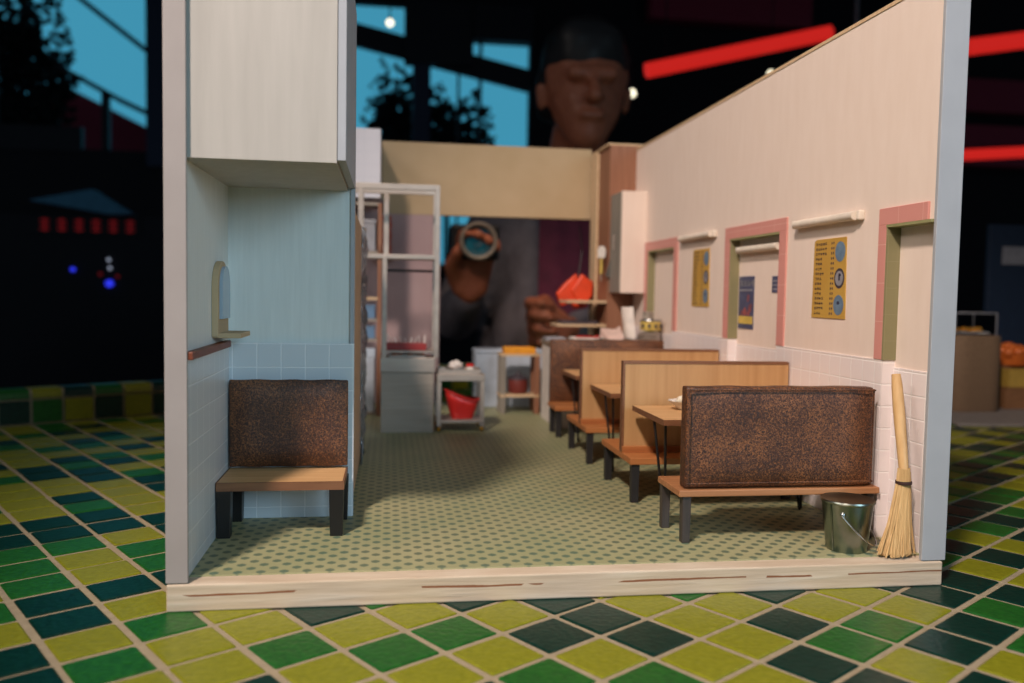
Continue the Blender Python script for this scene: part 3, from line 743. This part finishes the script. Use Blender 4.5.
t = thing('chest_freezer', 'pale blue white chest on the floor at the back of the kitchen', 'chest', (1.5, 14.72, 0))
g = G(); g.box(0, 1.2, 0, .52, 0, .94); g.obj('body', 'fridge_white', t, bevel=.02)
g = G(); g.box(-.01, 1.21, -.01, .53, .945, 1.02); g.obj('lid', 'fridge_white', t, bevel=.02)

# ================================================================ kitchen on the left
t = thing('noodle_stall', 'steel framed food display rack on a grey cabinet at the left back', 'display rack', (-.1, 12.05, 0))
g = G(); g.box(0, .74, .02, .62, 0, .86); g.obj('cabinet', 'steel_matte', t, bevel=.006)
g = G(); g.box(-.012, .76, -.01, .63, .862, 1.07); g.obj('counter_band', 'steel', t, bevel=.01)
for x in (.04, .77):
    for y in (.03, .58):
        g = G(); g.box(x-.032, x+.032, y-.032, y+.032, 1.07, 3.48 if x > .5 else 2.5); g.obj('post', 'steel', t, bevel=.005)
for y in (.03, .58):
    g = G(); g.box(-.42, .8, y-.03, y+.03, 3.42, 3.5); g.obj('top_rail', 'steel', t, bevel=.005)
    g = G(); g.box(-.33, -.27, y-.03, y+.03, 1.0, 3.42); g.obj('post', 'steel', t, bevel=.005)
g = G(); g.box(.02, .09, .55, .6, 2.5, 3.42); g.obj('post', 'steel', t)
g = G(); g.box(-.2, .76, 0, .62, 2.46, 2.52); g.obj('shelf', 'steel', t, bevel=.005)
g = G(); g.box(-.01, .76, .02, .6, 1.14, 1.165); g.obj('shelf', 'steel', t)
g = G(); g.tube([(.03, .3, 2.3), (.72, .3, 2.3)], .018, 8); g.obj('hanging_bar', 'dark_leg', t)
t = thing('food_tray', 'red tray of skewers inside the steel food display rack', 'tray', (.25, 12.35, 1.166))
g = G(); g.box(-.29, .29, -.16, .16, 0, .1); g.obj('tray', 'red_dark', t, bevel=.01)
g = G()
for k in range(9): g.tube([(-.26+k*.065, random.uniform(-.1, .1), .09), (-.27+k*.065+random.uniform(-.03, .03), random.uniform(-.1, .1), random.uniform(.16, .24))], .008, 6)
g.obj('skewers', 'paper_white', t)['kind'] = 'stuff'
t = thing('food_tray', 'tray of orange brown food at the bottom of the steel display rack', 'tray', (.27, 12.35, 1.072))
g = G(); g.box(-.26, .26, -.2, .2, 0, .025); g.obj('tray', 'steel', t)
g = G()
for k in range(16): g.ball((random.uniform(-.22, .22), random.uniform(-.16, .16), .035), (.05, .04, .02), 1, jit=.004)
g.obj('food', 'orange_food', t, smooth=True)['kind'] = 'stuff'
# steel cart with the red basket
t = thing('cart', 'low steel cart on brass castors beside the display rack', 'cart', (.69, 12.1, 0))
for x in (.035, .655):
    for y in (.04, .56):
        g = G(); g.box(x-.03, x+.03, y-.03, y+.03, .075, .74); g.obj('leg', 'steel', t, bevel=.004)
        g = G(); g.ball((x, y, .04), (.032, .038, .04), 2); g.obj('castor', 'brass', t, smooth=True)
g = G(); g.box(0, .69, 0, .6, .735, .83); g.obj('top', 'steel', t, bevel=.006)
g = G(); g.box(0, .69, 0, .6, .13, .17); g.obj('shelf', 'steel', t, bevel=.004)
t = thing('basket', 'bright red plastic basket on the lower shelf of the steel cart', 'basket', (1.07, 12.36, .172)); t.rotation_euler = (0, 0, R(6))
g = G()
def bz(u): return .42-.22*u if u < .55 else .27+.02*(u-.55)
n_ = 28; rings = []
for lv in range(4):
    f = lv/3; ring = []
    for k in range(n_):
        a = 2*math.pi*k/n_; c_, s_ = math.cos(a), math.sin(a)
        px = math.copysign(abs(c_)**.6, c_); py = math.copysign(abs(s_)**.6, s_)
        wz = (.15+.1*f)*1.0
        u = (px+1)/2
        ring.append(g.bm.verts.new((px*wz*1.05, py*(.12+.07*f), f*(bz(u)))))
    rings.append(ring)
for a in range(3):
    for k in range(n_): g.bm.faces.new([rings[a][k], rings[a][(k+1) % n_], rings[a+1][(k+1) % n_], rings[a+1][k]])
g.bm.faces.new(rings[0][::-1])
bo = g.obj('body', 'plastic_red', t, smooth=True); sd = bo.modifiers.new('solid', 'SOLIDIFY'); sd.thickness = .012
g = G(); g.tube([tuple(v) for v in [(math.copysign(abs(math.cos(a))**.6, math.cos(a))*.262, math.copysign(abs(math.sin(a))**.6, math.sin(a))*.195, bz((math.copysign(abs(math.cos(a))**.6, math.cos(a))+1)/2)) for a in [2*math.pi*k/28 for k in range(29)]]], .014, 6); g.obj('rim', 'plastic_red', t, smooth=True)
t = thing('tray', 'flat steel tray on top of the steel cart', 'tray', (1.02, 12.42, .832))
g = G(); g.box(-.3, .3, -.22, .22, 0, .02); g.obj('base', 'steel', t)
g = G()
for a in (-1, 1): g.box(a*.3-.01, a*.3+.01, -.22, .22, 0, .06); g.box(-.3, .3, a*.22-.01, a*.22+.01, 0, .06)
g.obj('rim', 'steel', t)
g = G(); g.ball((0, 0, .06), (.1, .08, .055), 3, jit=.018); tag(g.obj('crumpled_paper', 'paper_white', loc=(.98, 12.5, .875)), 'crumpled white paper on the steel cart tray', 'paper')
t = thing('jar', 'small red lidded jar on the steel cart tray', 'jar', (1.2, 12.5, .853))
g = G(); g.lathe([(.001, 0), (.05, 0), (.055, .02), (.055, .06), (.001, .06)], n=18); g.obj('body', 'white_plastic', t, smooth=True)
g = G(); g.lathe([(.06, .06), (.06, .09), (.05, .1), (.001, .1)], n=18); g.obj('lid', 'plastic_red', t, smooth=True)

# tall plywood cabinet behind the alcove with film-wrapped shelves beyond it
t = thing('tall_cabinet', 'tall brown plywood cabinet just behind the alcove wall', 'cabinet', (-1.3, 7.76, 0))
g = G(); g.box(0, .99, 0, 2.0, .1, 2.72); g.obj('body', 'plywood_brown', t)
g = G(); g.box(.02, .97, .02, 1.98, 0, .1); g.obj('plinth', 'steel_matte', t)
t = thing('wrapped_rack', 'grey rack wrapped in crinkled plastic film behind the brown cabinet', 'rack', (-1.2, 9.85, 0))
g = G(); nn = 24
for s_ in (0,):
    col = [[g.bm.verts.new((.885+.035*math.sin(j*.9+i*1.7)+random.uniform(-.025, .025), 1.6*i/10, 2.75*j/nn)) for j in range(nn+1)] for i in range(11)]
    for i in range(10):
        for j in range(nn): g.bm.faces.new([col[i][j], col[i+1][j], col[i+1][j+1], col[i][j+1]])
fl = g.obj('film', 'wrap_film', t, smooth=True); sd = fl.modifiers.new('solid', 'SOLIDIFY'); sd.thickness = .015
for z in (.3, 1.0, 1.7, 2.4):
    g = G(); g.box(0, .84, 0, 1.6, z, z+.04); g.obj('shelf', 'steel_matte', t)
for x in (.03, .82):
    for y in (.03, 1.57):
        g = G(); g.box(x-.025, x+.025, y-.025, y+.025, 0, 2.75); g.obj('post', 'steel_matte', t)
# back shelf unit beside the display rack
t = thing('shelf_unit', 'dark shelf unit at the back, left of the steel display rack', 'shelf unit', (-.75, 13.75, 0))
for x in (.02, .6):
    g = G(); g.box(x-.03, x+.03, 0, .4, 0, 3.4); g.obj('side_panel', 'brown_veneer', t)
for z in (.02, 1.2, 1.52, 1.86, 2.6, 3.36):
    g = G(); g.box(.05, .57, 0, .4, z, z+.04); g.obj('shelf', 'steel_matte' if z != 1.86 else 'raw_basswood', t)
g = G(); g.box(-.5, .1, 0, .3, 0, 1.1)
for z, mt, hh, lb in ((2.64, 'print_grey', .5, 'pale grey box high on the dark back shelf unit'), (1.56, 'blue_goods', .22, 'upper blue box on the dark back shelf unit'), (1.24, 'blue_goods', .2, 'lower blue box on the dark back shelf unit'), (.06, 'fridge_white', 1.02, 'tall white container at the bottom of the dark back shelf unit')):
    t = thing('storage_box', lb, 'box', (-.44, 13.93, z+.001), 0, 'boxes on the back shelf unit')
    g = G(); g.box(-.2, .22, -.15, .15, 0, hh*.85); g.obj('body', mt, t, bevel=.01)
    g = G(); g.box(-.21, .23, -.16, .16, hh*.85, hh); g.obj('lid', mt, t, bevel=.01)
# reddish stack beside the pink wall
for k in range(7):
    g = G(); g.box(-.09, .09, -.1, .1, 0, .095); tag(g.obj('red_box', 'red_stack', bevel=.012, loc=(-.06, 14.1, 2.45+.12*k)), 'small reddish box in the upright stack left of the pinkish wall', 'box', 'stack of reddish boxes').location = (-.055+.008*(k % 2), 14.9, 2.6+.1*k)
g = G(); g.box(-.14, .1, 14.75, 15.27, 2.55, 2.6); tag(g.obj('shelf_bracket', 'steel_matte'), 'small grey wall shelf under the reddish boxes', 'shelf')

# ================================================================ beyond the table: the visitor
def fuse(name, blobs, mat, parent, vox=.10, smooth_n=4):
    """blobs: list of (p0, r0, p1, r1) capsules fused to one skin"""
    g = G()
    for p0, r0, p1, r1 in blobs:
        p0, p1 = Vector(p0), Vector(p1); d = (p1-p0).length; n_ = max(2, int(d/(min(r0, r1)*.35))+1)
        for k in range(n_+1):
            u = k/n_; g.ball(p0.lerp(p1, u), r0+(r1-r0)*u, 2)
    bm = g.bm; me = bpy.data.meshes.new(name+'_tmp'); bm.to_mesh(me); bm.free()
    o = bpy.data.objects.new(name+'_tmp', me); C.objects.link(o)
    rm = o.modifiers.new('r', 'REMESH'); rm.mode = 'VOXEL'; rm.voxel_size = vox
    sm = o.modifiers.new('s', 'SMOOTH'); sm.factor = .5; sm.iterations = smooth_n
    dg = bpy.context.evaluated_depsgraph_get(); dg.update()
    nm = bpy.data.meshes.new_from_object(o.evaluated_get(dg)); nm.name = name
    bpy.data.objects.remove(o); bpy.data.meshes.remove(me)
    nm.materials.clear(); nm.materials.append(M[mat]); nm.shade_smooth()
    ob_ = bpy.data.objects.new(name, nm); C.objects.link(ob_); ob_.parent = parent
    return ob_
FZ = -11.2   # hall floor
t = thing('person', 'person in an open grey jacket and maroon shirt standing behind the table with a camera', 'person', (4.75, 22.6, FZ))
def Pz(x, y, z): return (x-4.75, y-22.6, z-FZ)
hd = Vector(Pz(4.85, 21.2, 7.05))
body = [
 # skull, jaw, nose, ears, neck
 (hd+Vector((0, .15, .45)), 1.12, hd+Vector((0, .1, .1)), 1.05), (hd+Vector((-.02, -.15, -.3)), .92, hd+Vector((-.06, -.45, -1.05)), .52),
 (hd+Vector((-.05, -1.1, .1)), .12, hd+Vector((-.07, -1.38, -.35)), .2), (hd+Vector((-.25, -1.2, -.36)), .11, hd+Vector((.12, -1.2, -.36)), .11),
 (hd+Vector((-.5, -.98, .25)), .2, hd+Vector((.4, -.98, .25)), .2), (hd+Vector((-.28, -.98, -.72)), .12, hd+Vector((.16, -.98, -.72)), .12),
 (hd+Vector((-1.1, .2, .1)), .16, hd+Vector((-1.08, .25, -.3)), .12), (hd+Vector((1.1, .2, .1)), .16, hd+Vector((1.08, .25, -.3)), .12),
 (hd+Vector((0, .35, -.6)), .72, Pz(4.78, 22.4, 5.1), .78),
 # trunk
 (Pz(3.3, 22.6, 4.55), .75, Pz(6.2, 22.6, 4.55), .75), (Pz(4.2, 22.5, 3.6), 1.15, Pz(5.3, 22.5, 3.6), 1.15), (Pz(4.3, 22.5, 2.2), 1.05, Pz(5.2, 22.5, 2.2), 1.05), (Pz(4.3, 22.5, 0.6), 1.05, Pz(5.2, 22.5, .6), 1.05), (Pz(4.2, 22.6, -.6), 1.1, Pz(5.3, 22.6, -.6), 1.1),
 # legs
 (Pz(4.1, 22.6, -1.0), 1.0, Pz(4.0, 22.5, -5.6), .68), (Pz(4.0, 22.5, -5.6), .66, Pz(4.0, 22.7, -10.4), .4), (Pz(4.0, 22.7, -10.75), .42, Pz(3.9, 21.4, -10.85), .34),
 (Pz(5.4, 22.6, -1.0), 1.0, Pz(5.5, 22.5, -5.6), .68), (Pz(5.5, 22.5, -5.6), .66, Pz(5.5, 22.7, -10.4), .4), (Pz(5.5, 22.7, -10.75), .42, Pz(5.7, 21.4, -10.85), .34),
]
# arms: the left-of-picture arm lifts the camera, the other closes in a fist in front of the jacket
LS, LE, LW = Pz(3.1, 22.5, 4.5), Pz(1.7, 22.2, 1.35), Pz(1.95, 20.75, 2.0)
RS, RE, RW = Pz(6.4, 22.5, 4.5), Pz(6.3, 21.9, 1.3), Pz(4.3, 20.6, 1.15)
for a, b_, c_ in ((LS, LE, LW), (RS, RE, RW)): body += [(a, .62, b_, .46), (b_, .45, c_, .29)]
# hands: palm plus five bent fingers each
def hand(wr_, dirv, side, up, curl, k_=1.0, sp=1.0):
    w0 = Vector(wr_); d = Vector(dirv).normalized(); s_ = Vector(side).normalized(); n_ = Vector(up).normalized(); out = []
    pal = w0+d*.95
    for q_ in (-.3, -.1, .1, .3): out.append((w0+d*.12+s_*q_*.7, .25, pal+s_*q_*1.25*sp, .19))
    for k, (q_, ln) in enumerate(((-.38, .85), (-.13, .98), (.13, .92), (.38, .72))):
        p0 = pal+s_*q_*sp; ang = 0; p = p0; dd = d
        for sg, (f, rr) in enumerate(((.45, .165), (.33, .15), (.25, .13))):
            ang += curl*(1.0+.12*k)
            dd = (d*math.cos(ang)+n_*math.sin(ang)).normalized(); p2 = p+dd*ln*f*1.05*sp; rr *= k_
            out.append((p, rr, p2, rr*.93)); p = p2
    tb = w0+d*.3-s_*.38; m1 = tb+d*.35-s_*.2+n_*.25; m2 = m1+d*.3+n_*.28+s_*.08
    out += [(tb, .2, m1, .18), (m1, .17, m2, .15)]
    return out
body += hand(LW, (.05, -.25, 1), (1, 0.1, 0), (.2, -1, .1), .55)
body += hand(RW, (-.8, -.35, .15), (.1, -.1, -1), (.25, -1, 0), 1.05, .82, 1.22)
bd = fuse('body', body, 'skin', t, .07, 2)
hair = [(hd+Vector((0, .18, .82)), 1.17, hd+Vector((0, .5, .2)), 1.2), (hd+Vector((-.35, -.3, 1.15)), .62, hd+Vector((.3, -.35, 1.1)), .6), (hd+Vector((-.85, .35, .3)), .42, hd+Vector((-.8, .5, -.3)), .4), (hd+Vector((.85, .35, .3)), .42, hd+Vector((.8, .5, -.3)), .4)]
fuse('hair', hair, 'hair_black', t, .12, 3)
# clothing
def lerpv(a, b_, u): return Vector(a).lerp(Vector(b_), u)
jk = [(Pz(3.25, 22.65, 4.55), .88, Pz(3.9, 22.7, 4.7), .85), (Pz(6.3, 22.65, 4.55), .88, Pz(5.7, 22.7, 4.7), .85)]
def col(x, y, r_): return (Pz(x, y, 4.3), r_, Pz(x, y, -.5), r_)
jk += [col(3.35, 22.1, .72), col(3.15, 22.8, .85), col(6.2, 22.1, .72), col(6.4, 22.8, .85), col(3.8, 23.1, .8), col(4.8, 23.2, .8), col(5.8, 23.1, .8), col(3.5, 21.5, .34), col(3.2, 21.9, .5), col(5.75, 21.45, .42), col(6.1, 21.9, .5)]
jk += [(LS, .8, LE, .66), (LE, .66, lerpv(LE, LW, .8), .46), (RS, .8, RE, .66), (RE, .66, lerpv(RE, RW, .78), .46)]
fuse('jacket', jk, 'jacket_grey', t, .12, 5)
sh = [(Pz(x, 22.2, 3.9), 1.02, Pz(x, 22.2, -.5), 1.02) for x in (4.2, 4.75, 5.3)]
fuse('shirt', sh, 'shirt_maroon', t, .14, 4)
fuse('collar', [(Pz(3.9, 21.7, 5.05), .3, Pz(3.6, 22.6, 5.45), .32), (Pz(5.75, 21.6, 5.2), .32, Pz(5.95, 22.5, 5.6), .34), (Pz(3.7, 22.8, 5.5), .3, Pz(5.9, 22.8, 5.6), .3)], 'collar_grey', t, .1, 3)
tr = []
for x0, x1 in ((4.1, 4.0), (5.4, 5.5)): tr += [(Pz(x0, 22.6, -1.0), 1.14, Pz(x1, 22.5, -5.6), .82), (Pz(x1, 22.5, -5.6), .82, Pz(x1, 22.7, -10.3), .62)]
fuse('trousers', tr, 'trousers_dark', t, .16, 4)
# camera held up in the raised hand
t = thing('photo_camera', 'round lensed camera held up in the hand of the person behind', 'camera', (2.05, 20.2, 3.2))
g = G(); g.box(-.62, .55, -.05, .35, -.42, .42); g.obj('body', 'camera_black', t, bevel=.08, seg=3)
g = G(); prof = [(.42, .0), (.43, .15), (.41, .3), (.44, .34), (.44, .46), (.4, .5), (.36, .48), (.34, .3)]
g.lathe(prof, n=32); ln = g.obj('lens', 'steel_matte', t, smooth=True); ln.rotation_euler = (R(90), 0, 0); ln.location = (0, -.05, 0)
g = G(); g.lathe([(.345, .32), (.25, .38), (.1, .41), (.001, .415)], n=32); fg = g.obj('front_glass', 'lens_glass', ln, smooth=True)

# ================================================================ neighbouring exhibit on the right
g = G(); g.prism([(9.9, 13.5), (15.5, 13.1), (16.0, 17.4), (10.4, 17.6)], 'z', ZT, ZT+.06)
tag(g.obj('display_plinth', 'plinth_grey', bevel=.02), 'low grey plinth on the mosaic table to the right of the model diner', 'plinth')
ZP = ZT+.06
t = thing('stall_model', 'brown cloth covered counter with a clear case on top, to the right', 'stall', (11.35, 15.45, ZP))
g = G(); g.lathe([(.001, 0), (.6, 0), (.62, .05), (.61, 1.44), (.59, 1.48), (.001, 1.48)], n=40, wob=lambda a, z: (abs(math.cos(a))**5+abs(math.sin(a))**5)**(-.2)*.86); g.obj('counter', 'burlap_brown', t, smooth=True)
g = G(); g.box(-.46, .42, -.36, .36, 1.5, 1.91); cs = g.obj('clear_case', 'clear_acrylic', t)
g = G()
for x in (-.46, .42):
    for y in (-.36, .36): g.box(x-.008, x+.008, y-.008, y+.008, 1.49, 1.92)
    g.box(x-.008, x+.008, -.36, .36, 1.905, 1.92)
for y in (-.36, .36): g.box(-.46, .42, y-.008, y+.008, 1.905, 1.92)
g.obj('case_edge', 'print_grey', t)
t = thing('pastry_tray', 'tray of yellow pastries inside the clear case on the brown counter', 'tray', (11.33, 15.45, ZP+1.512))
g = G(); g.box(-.38, .36, -.28, .28, 0, .03); g.obj('tray', 'paper_white', t)
g = G()
for k in range(9): g.ball((-.32+.075*k, random.uniform(-.2, .2), .07), (.07, .08, .05), 2, jit=.006)
g.obj('pastries', 'orange_tray', t, smooth=True)['kind'] = 'stuff'
t = thing('crate', 'brown wooden crate behind the cloth covered counter, at the right edge', 'crate', (12.7, 16.0, ZP))
g = G(); g.box(-.5, .9, -.3, .5, 0, .85); g.obj('body', 'crate_wood', t, bevel=.012)
g = G()
for z in (.05, .3, .55): g.box(-.52, .92, -.33, -.3, z, z+.18)
g.obj('slats', 'crate_wood', t, bevel=.006)
t = thing('basket', 'basket of orange fruit on the brown crate at the right edge', 'basket', (12.75, 15.95, ZP+.852))
g = G(); g.lathe([(.001, 0), (.36, 0), (.45, .24), (.47, .25), (.44, .23), (.34, .03), (.001, .03)], n=30); g.obj('body', 'orange_food', t, smooth=True)
g = G()
for k in range(22):
    a = k*2.4; r = .09*math.sqrt(k); g.ball((r*math.cos(a)*.95, r*math.sin(a)*.95, .24+.12*(1-r/.45)), .11, 2)
g.obj('fruit', 'orange_food', t, smooth=True)['kind'] = 'stuff'
t = thing('wooden_box', 'low brown wooden box under the yellow carton at the right edge', 'box', (12.5, 15.48, ZP))
g = G(); g.box(-.27, .4, -.16, .16, 0, .4); g.obj('body', 'crate_wood', t, bevel=.01)
g = G(); g.box(-.28, .41, -.17, .17, .4, .43); g.obj('lid', 'crate_wood', t, bevel=.006)
t = thing('carton', 'yellow carton standing on a low brown box at the right edge', 'carton', (12.5, 15.48, ZP+.432))
g = G(); g.box(-.2, .35, -.14, .14, .0, .31); g.obj('body', 'yellow_box', t, bevel=.01)
g = G(); g.box(-.205, .355, -.145, .145, .31, .36); g.obj('lid', 'yellow_box', t, bevel=.01)
t = thing('info_panel', 'dark blue information panel behind the right hand exhibit', 'sign', (15.5, 19.6, FZ+.25))
g = G(); g.box(-.5, 2.5, 0, .15, 10, 14.9); g.obj('panel', 'sign_navy', t, bevel=.02)
g = G(); g.box(-.15, 2.2, -.03, 0, 13.9, 14.35); g.obj('caption_strip', 'print_grey', t)
g = G(); g.box(-.1, .1, .02, .13, -.2, 10); g.box(1.1, 1.3, .02, .13, -.2, 10); g.box(-.6, 1.8, -.5, .7, -.25, -.15); g.obj('stand', 'hall_dark', t)

# ================================================================ the hall round about
g = G(); g.box(-60, 80, 8, 70, FZ-.4, FZ); struct(g.obj('floor_hall', 'hall_floor'), 'dark hall floor')
# table body under the mosaic
g = G(); cq = [gp(I0+1, J0+1), gp(I1-1, J0+1), gp(I1-1, J1), gp(I0+1, J1)]; g.prism([tuple(p) for p in cq], 'z', FZ, ZT-.6)
struct(g.obj('table_base', 'hall_dark'), 'dark base of the mosaic table')
YB = 60
# window openings in the back wall (x0,x1,z0,z1)
W1 = (-25.5, -15.4, 11.0, 26); W2 = (-4.0, 9.7, 4.0, 21.7)
g = G()
g.box(-60, W1[0], YB, YB+1, FZ, 36); g.box(W1[0], W1[1], YB, YB+1, FZ, W1[2]); g.box(W1[0], W1[1], YB, YB+1, W1[3], 36)
g.box(W1[1], W2[0], YB, YB+1, FZ, 36); g.box(W2[0], W2[1], YB, YB+1, FZ, W2[2]); g.box(W2[0], W2[1], YB, YB+1, W2[3], 36); g.box(W2[1], 80, YB, YB+1, FZ, 36)
hw = struct(g.obj('wall_hall', 'hall_dark'), 'dark back wall of the hall')
g = G(); g.box(-60, 80, 26, YB, 34, 35); struct(g.obj('ceiling_hall', 'hall_dark'), 'dark hall ceiling')
def bar(g, a, b_, w_, d_=.5):
    a, b_ = Vector(a), Vector(b_); dv = (b_-a); n_ = Vector((-dv.z, 0, dv.x)).normalized()*w_/2
    g.prism([((a-n_).x, (a-n_).z), ((b_-n_).x, (b_-n_).z), ((b_+n_).x, (b_+n_).z), ((a+n_).x, (a+n_).z)], 'y', a.y-d_/2, a.y+d_/2)
g = G(); bar(g, (-4, YB, 19.75), (9.7, YB, 16.9), 1.5)   # slanted beam across
g.box(W2[0]-.2, W2[1]+.2, YB-.1, YB+.5, W2[2]-.4, W2[2]); g.box(6.1, 6.3, YB-.1, YB+.5, 4, 21.7); g.box(4.6, 4.75, YB-.1, YB+.5, 4, 18)
wd2 = struct(g.obj('window_2', 'mullion'), 'tall hall window behind the header')
g = G(); g.box(1.5, 2.7, YB-.6, YB+.6, 4, 21.7); g.obj('column', 'mullion_pale', wd2); struct(wd2.children[-1])
g = G(); g.box(.9, 5.6, YB-.8, YB+.4, 17.6, 21.8); g.box(5.5, 9.8, YB-.8, YB+.4, 19.4, 21.8); g.obj('blind', 'mullion', wd2); struct(wd2.children[-1])
g = G(); bar(g, (-20.6, YB, 21.1), (-14.8, YB, 16.7), .3); bar(g, (-21.5, YB, 16.3), (-17.5, YB, 14.2), .3); bar(g, (-17.6, YB, 14.25), (-15, YB, 13.1), .3); g.box(-18.8, -18.35, YB-.1, YB+.4, 11, 14.8)
g.box(-25.5, -20, YB-.2, YB+.3, 10.8, 12.4)
wd1 = struct(g.obj('window_1', 'mullion'), 'hall window at the far left')
g = G(); g.box(-15.9, -14.8, YB-.5, YB+.5, 10, 26); g.obj('column', 'mullion_pale', wd1); struct(wd1.children[-1])
# sky beyond
g = G(); g.box(-80, 80, 120, 121, -10, 80); struct(g.obj('sky', 'sky_glow'), 'blue evening sky outside')
# trees outside
def tree(label, x, y, z0, h, rx, rz, n_, seed):
    t = thing('tree', label, 'tree', (x, y, z0), 0, 'trees outside the hall windows'); rn = random.Random(seed)
    g = G(); g.tube([(0, 0, 0), (.2, 0, h*.4), (-.1, 0, h*.95)], [.5, .35, .12], 8); g.obj('trunk', 'bark', t, smooth=True)
    g = G()
    for k in range(n_):
        # leafy boughs: thin blades gathered round drooping limbs
        a = rn.uniform(0, 6.28); q_ = rn.random()**.6; zz = rn.gauss(0, .42)
        c_ = Vector((rx*q_*math.cos(a), rx*.5*q_*math.sin(a), h-rz+rz*zz)); 
        for b_ in range(4):
            d = Vector((rn.uniform(-1, 1), rn.uniform(-1, 1), rn.uniform(-.8, .5))); d.normalize(); sd_ = d.cross(Vector((0, 1, .3))).normalized()*rn.uniform(.14, .3)
            p = c_+Vector([rn.uniform(-.4, .4) for _ in range(3)]); L = rn.uniform(.5, 1.0)
            g._new([p-sd_*.3, p+d*L*.5-sd_, p+d*L, p+d*L*.5+sd_], [(0, 1, 2, 3)])
    f = g.obj('foliage', 'leaf_dark', t); f['kind'] = 'stuff'
tree('dark tree outside, left of the pale column in the tall window', .3, 70, FZ, 31, 2.0, 7, 420, 1)
tree('dark leafy tree outside, right of the pale column in the tall window', 5.2, 80, FZ, 32, 4.2, 4.2, 380, 2)
tree('large dark tree filling the window at the far left', -30.5, 70, FZ, 39, 6.3, 11, 1500, 3)
# maroon roof outside the left window
t = thing('house', 'house with a maroon gabled roof outside the far left window', 'house', (-27, 86, FZ))
g = G(); g.box(-9, 12, 0, 8, 0, 26); g.obj('wall', 'maroon_roof', t)
g = G(); g.prism([(-10, 26), (13, 26), (13, 27.6), (4.4, 28.2), (-2.6, 31.6), (-10, 28)], 'y', -.6, 8.6); g.obj('roof', 'maroon_roof', t)
# dim stall with red characters and lights, low on the left
t = thing('shop_front', 'dim shop front with a row of red characters, far left', 'shop', (-14.2, 44, FZ))
g = G(); g.box(-5, 4, 0, 3, 0, 16.6); g.obj('front', 'hall_dark', t)
g = G(); g.box(-3.2, 2.2, -.12, 0, 15.7, 16.6); sb = g.obj('sign_board', 'hall_dark', t)
g = G(); rn = random.Random(4)
for k in range(6):
    x = -2.4+k*.78
    for q_ in range(3): dz = .12+q_*.22; g.box(x, x+.42, -.16, -.12, 15.75+dz, 15.82+dz)
    g.box(x+.18, x+.25, -.16, -.12, 15.8, 16.45)
g.obj('sign_characters', 'sign_red', sb)
g = G(); g.prism([(-2.6, 17.2), (.2, 17.8), (2.0, 16.7), (1.0, 16.65)], 'y', -.9, 0); g.obj('awning', 'awning_blue', t)
for x, z, r, mt in ((.72, 13.35, .2, 'led_blue'), (.3, 13.8, .1, 'sign_red'), (1.1, 13.7, .09, 'sign_red'), (.75, 14.1, .08, 'led_white'), (.7, 14.5, .08, 'led_white'), (-.95, 14.0, .12, 'led_blue')):
    g = G(); g.ball((x, -.1, z), (r, .1, r*.9), 2); g.obj('light', mt, t)
g = G(); g.box(40, 62, YB-1.2, YB-.02, 12.2, 15.2); g.box(40, 62, YB-1.2, YB-.02, 16.2, 18.6); g.box(18, 30, YB-1.2, YB-.02, 21.5, 25); struct(g.obj('trim_10', 'maroon_roof', hw), 'maroon boards for panels and red glow high on the dark hall wall')  # dim red glow and glimmers put into maroon boards, beside the panels
# red neon bars, each hung on two thin rods from the ceiling
def neon(label, a, b_, r):
    a, b_ = Vector(a), Vector(b_); mid = (a+b_)/2
    t = thing('neon_light', label, 'light', tuple(mid), 0, 'red neon bars under the ceiling')
    g = G(); g.tube([a-mid, b_-mid], r, 12); g.obj('tube', 'neon_red', t, smooth=True)
    g = G(); g.tube([a-mid+Vector((0, r*1.1, r*.8)), b_-mid+Vector((0, r*1.1, r*.8))], r*.7, 8); g.obj('housing', 'hall_dark', t)
    for u in (.1, .9):
        p = a.lerp(b_, u)-mid; g = G(); g.tube([p, Vector((p.x, p.y+r, 34-mid.z))], .04, 6); g.obj('hanger', 'hall_dark', t)
neon('long red neon bar slanting up behind the top of the right wall', (12.1, 40, 12.75), (21.4, 40, 15.1), .36)
neon('red neon bar high beside the right post', (27.6, 40, 14.6), (34.5, 40, 15.8), .42)
neon('red neon bar lower beside the right post', (29.5, 43, 9.85), (37, 43, 10.5), .3)
def bulb(label, x, y, z, r):
    t = thing('pendant_bulb', label, 'lamp', (x, y, z), 0, 'round hall lamps')
    g = G(); g.ball((0, 0, 0), r, 3); g.obj('globe', 'lamp_glow', t, smooth=True)
    g = G(); g.tube([(0, 0, r*.9), (0, 0, r*1.5)], r*.5, 10); g.obj('socket', 'hall_dark', t)
    g = G(); g.tube([(0, 0, r*1.4), (0, 0, 34-z)], .03, 6); g.obj('cord', 'hall_dark', t)
bulb('round lamp left of the red neon bar, above the brown column', 11.4, 40, 11.65, .2)
bulb('round lamp in the top left corner of the tall window', -.06, 40, 14.25, .17)
bulb('round lamp just above the sloping edge of the right wall', 19.3, 42, 13.5, .17)
bulb('round lamp at the far right above the neon bar', 35.3, 42, 17.9, .2)
g = G(); g.tube([(22.75, 40, 13), (22.75, 40, 34)], .09, 8); tag(g.obj('hanging_cable', 'print_grey'), 'thin pale cable hanging above the right wall', 'cable')
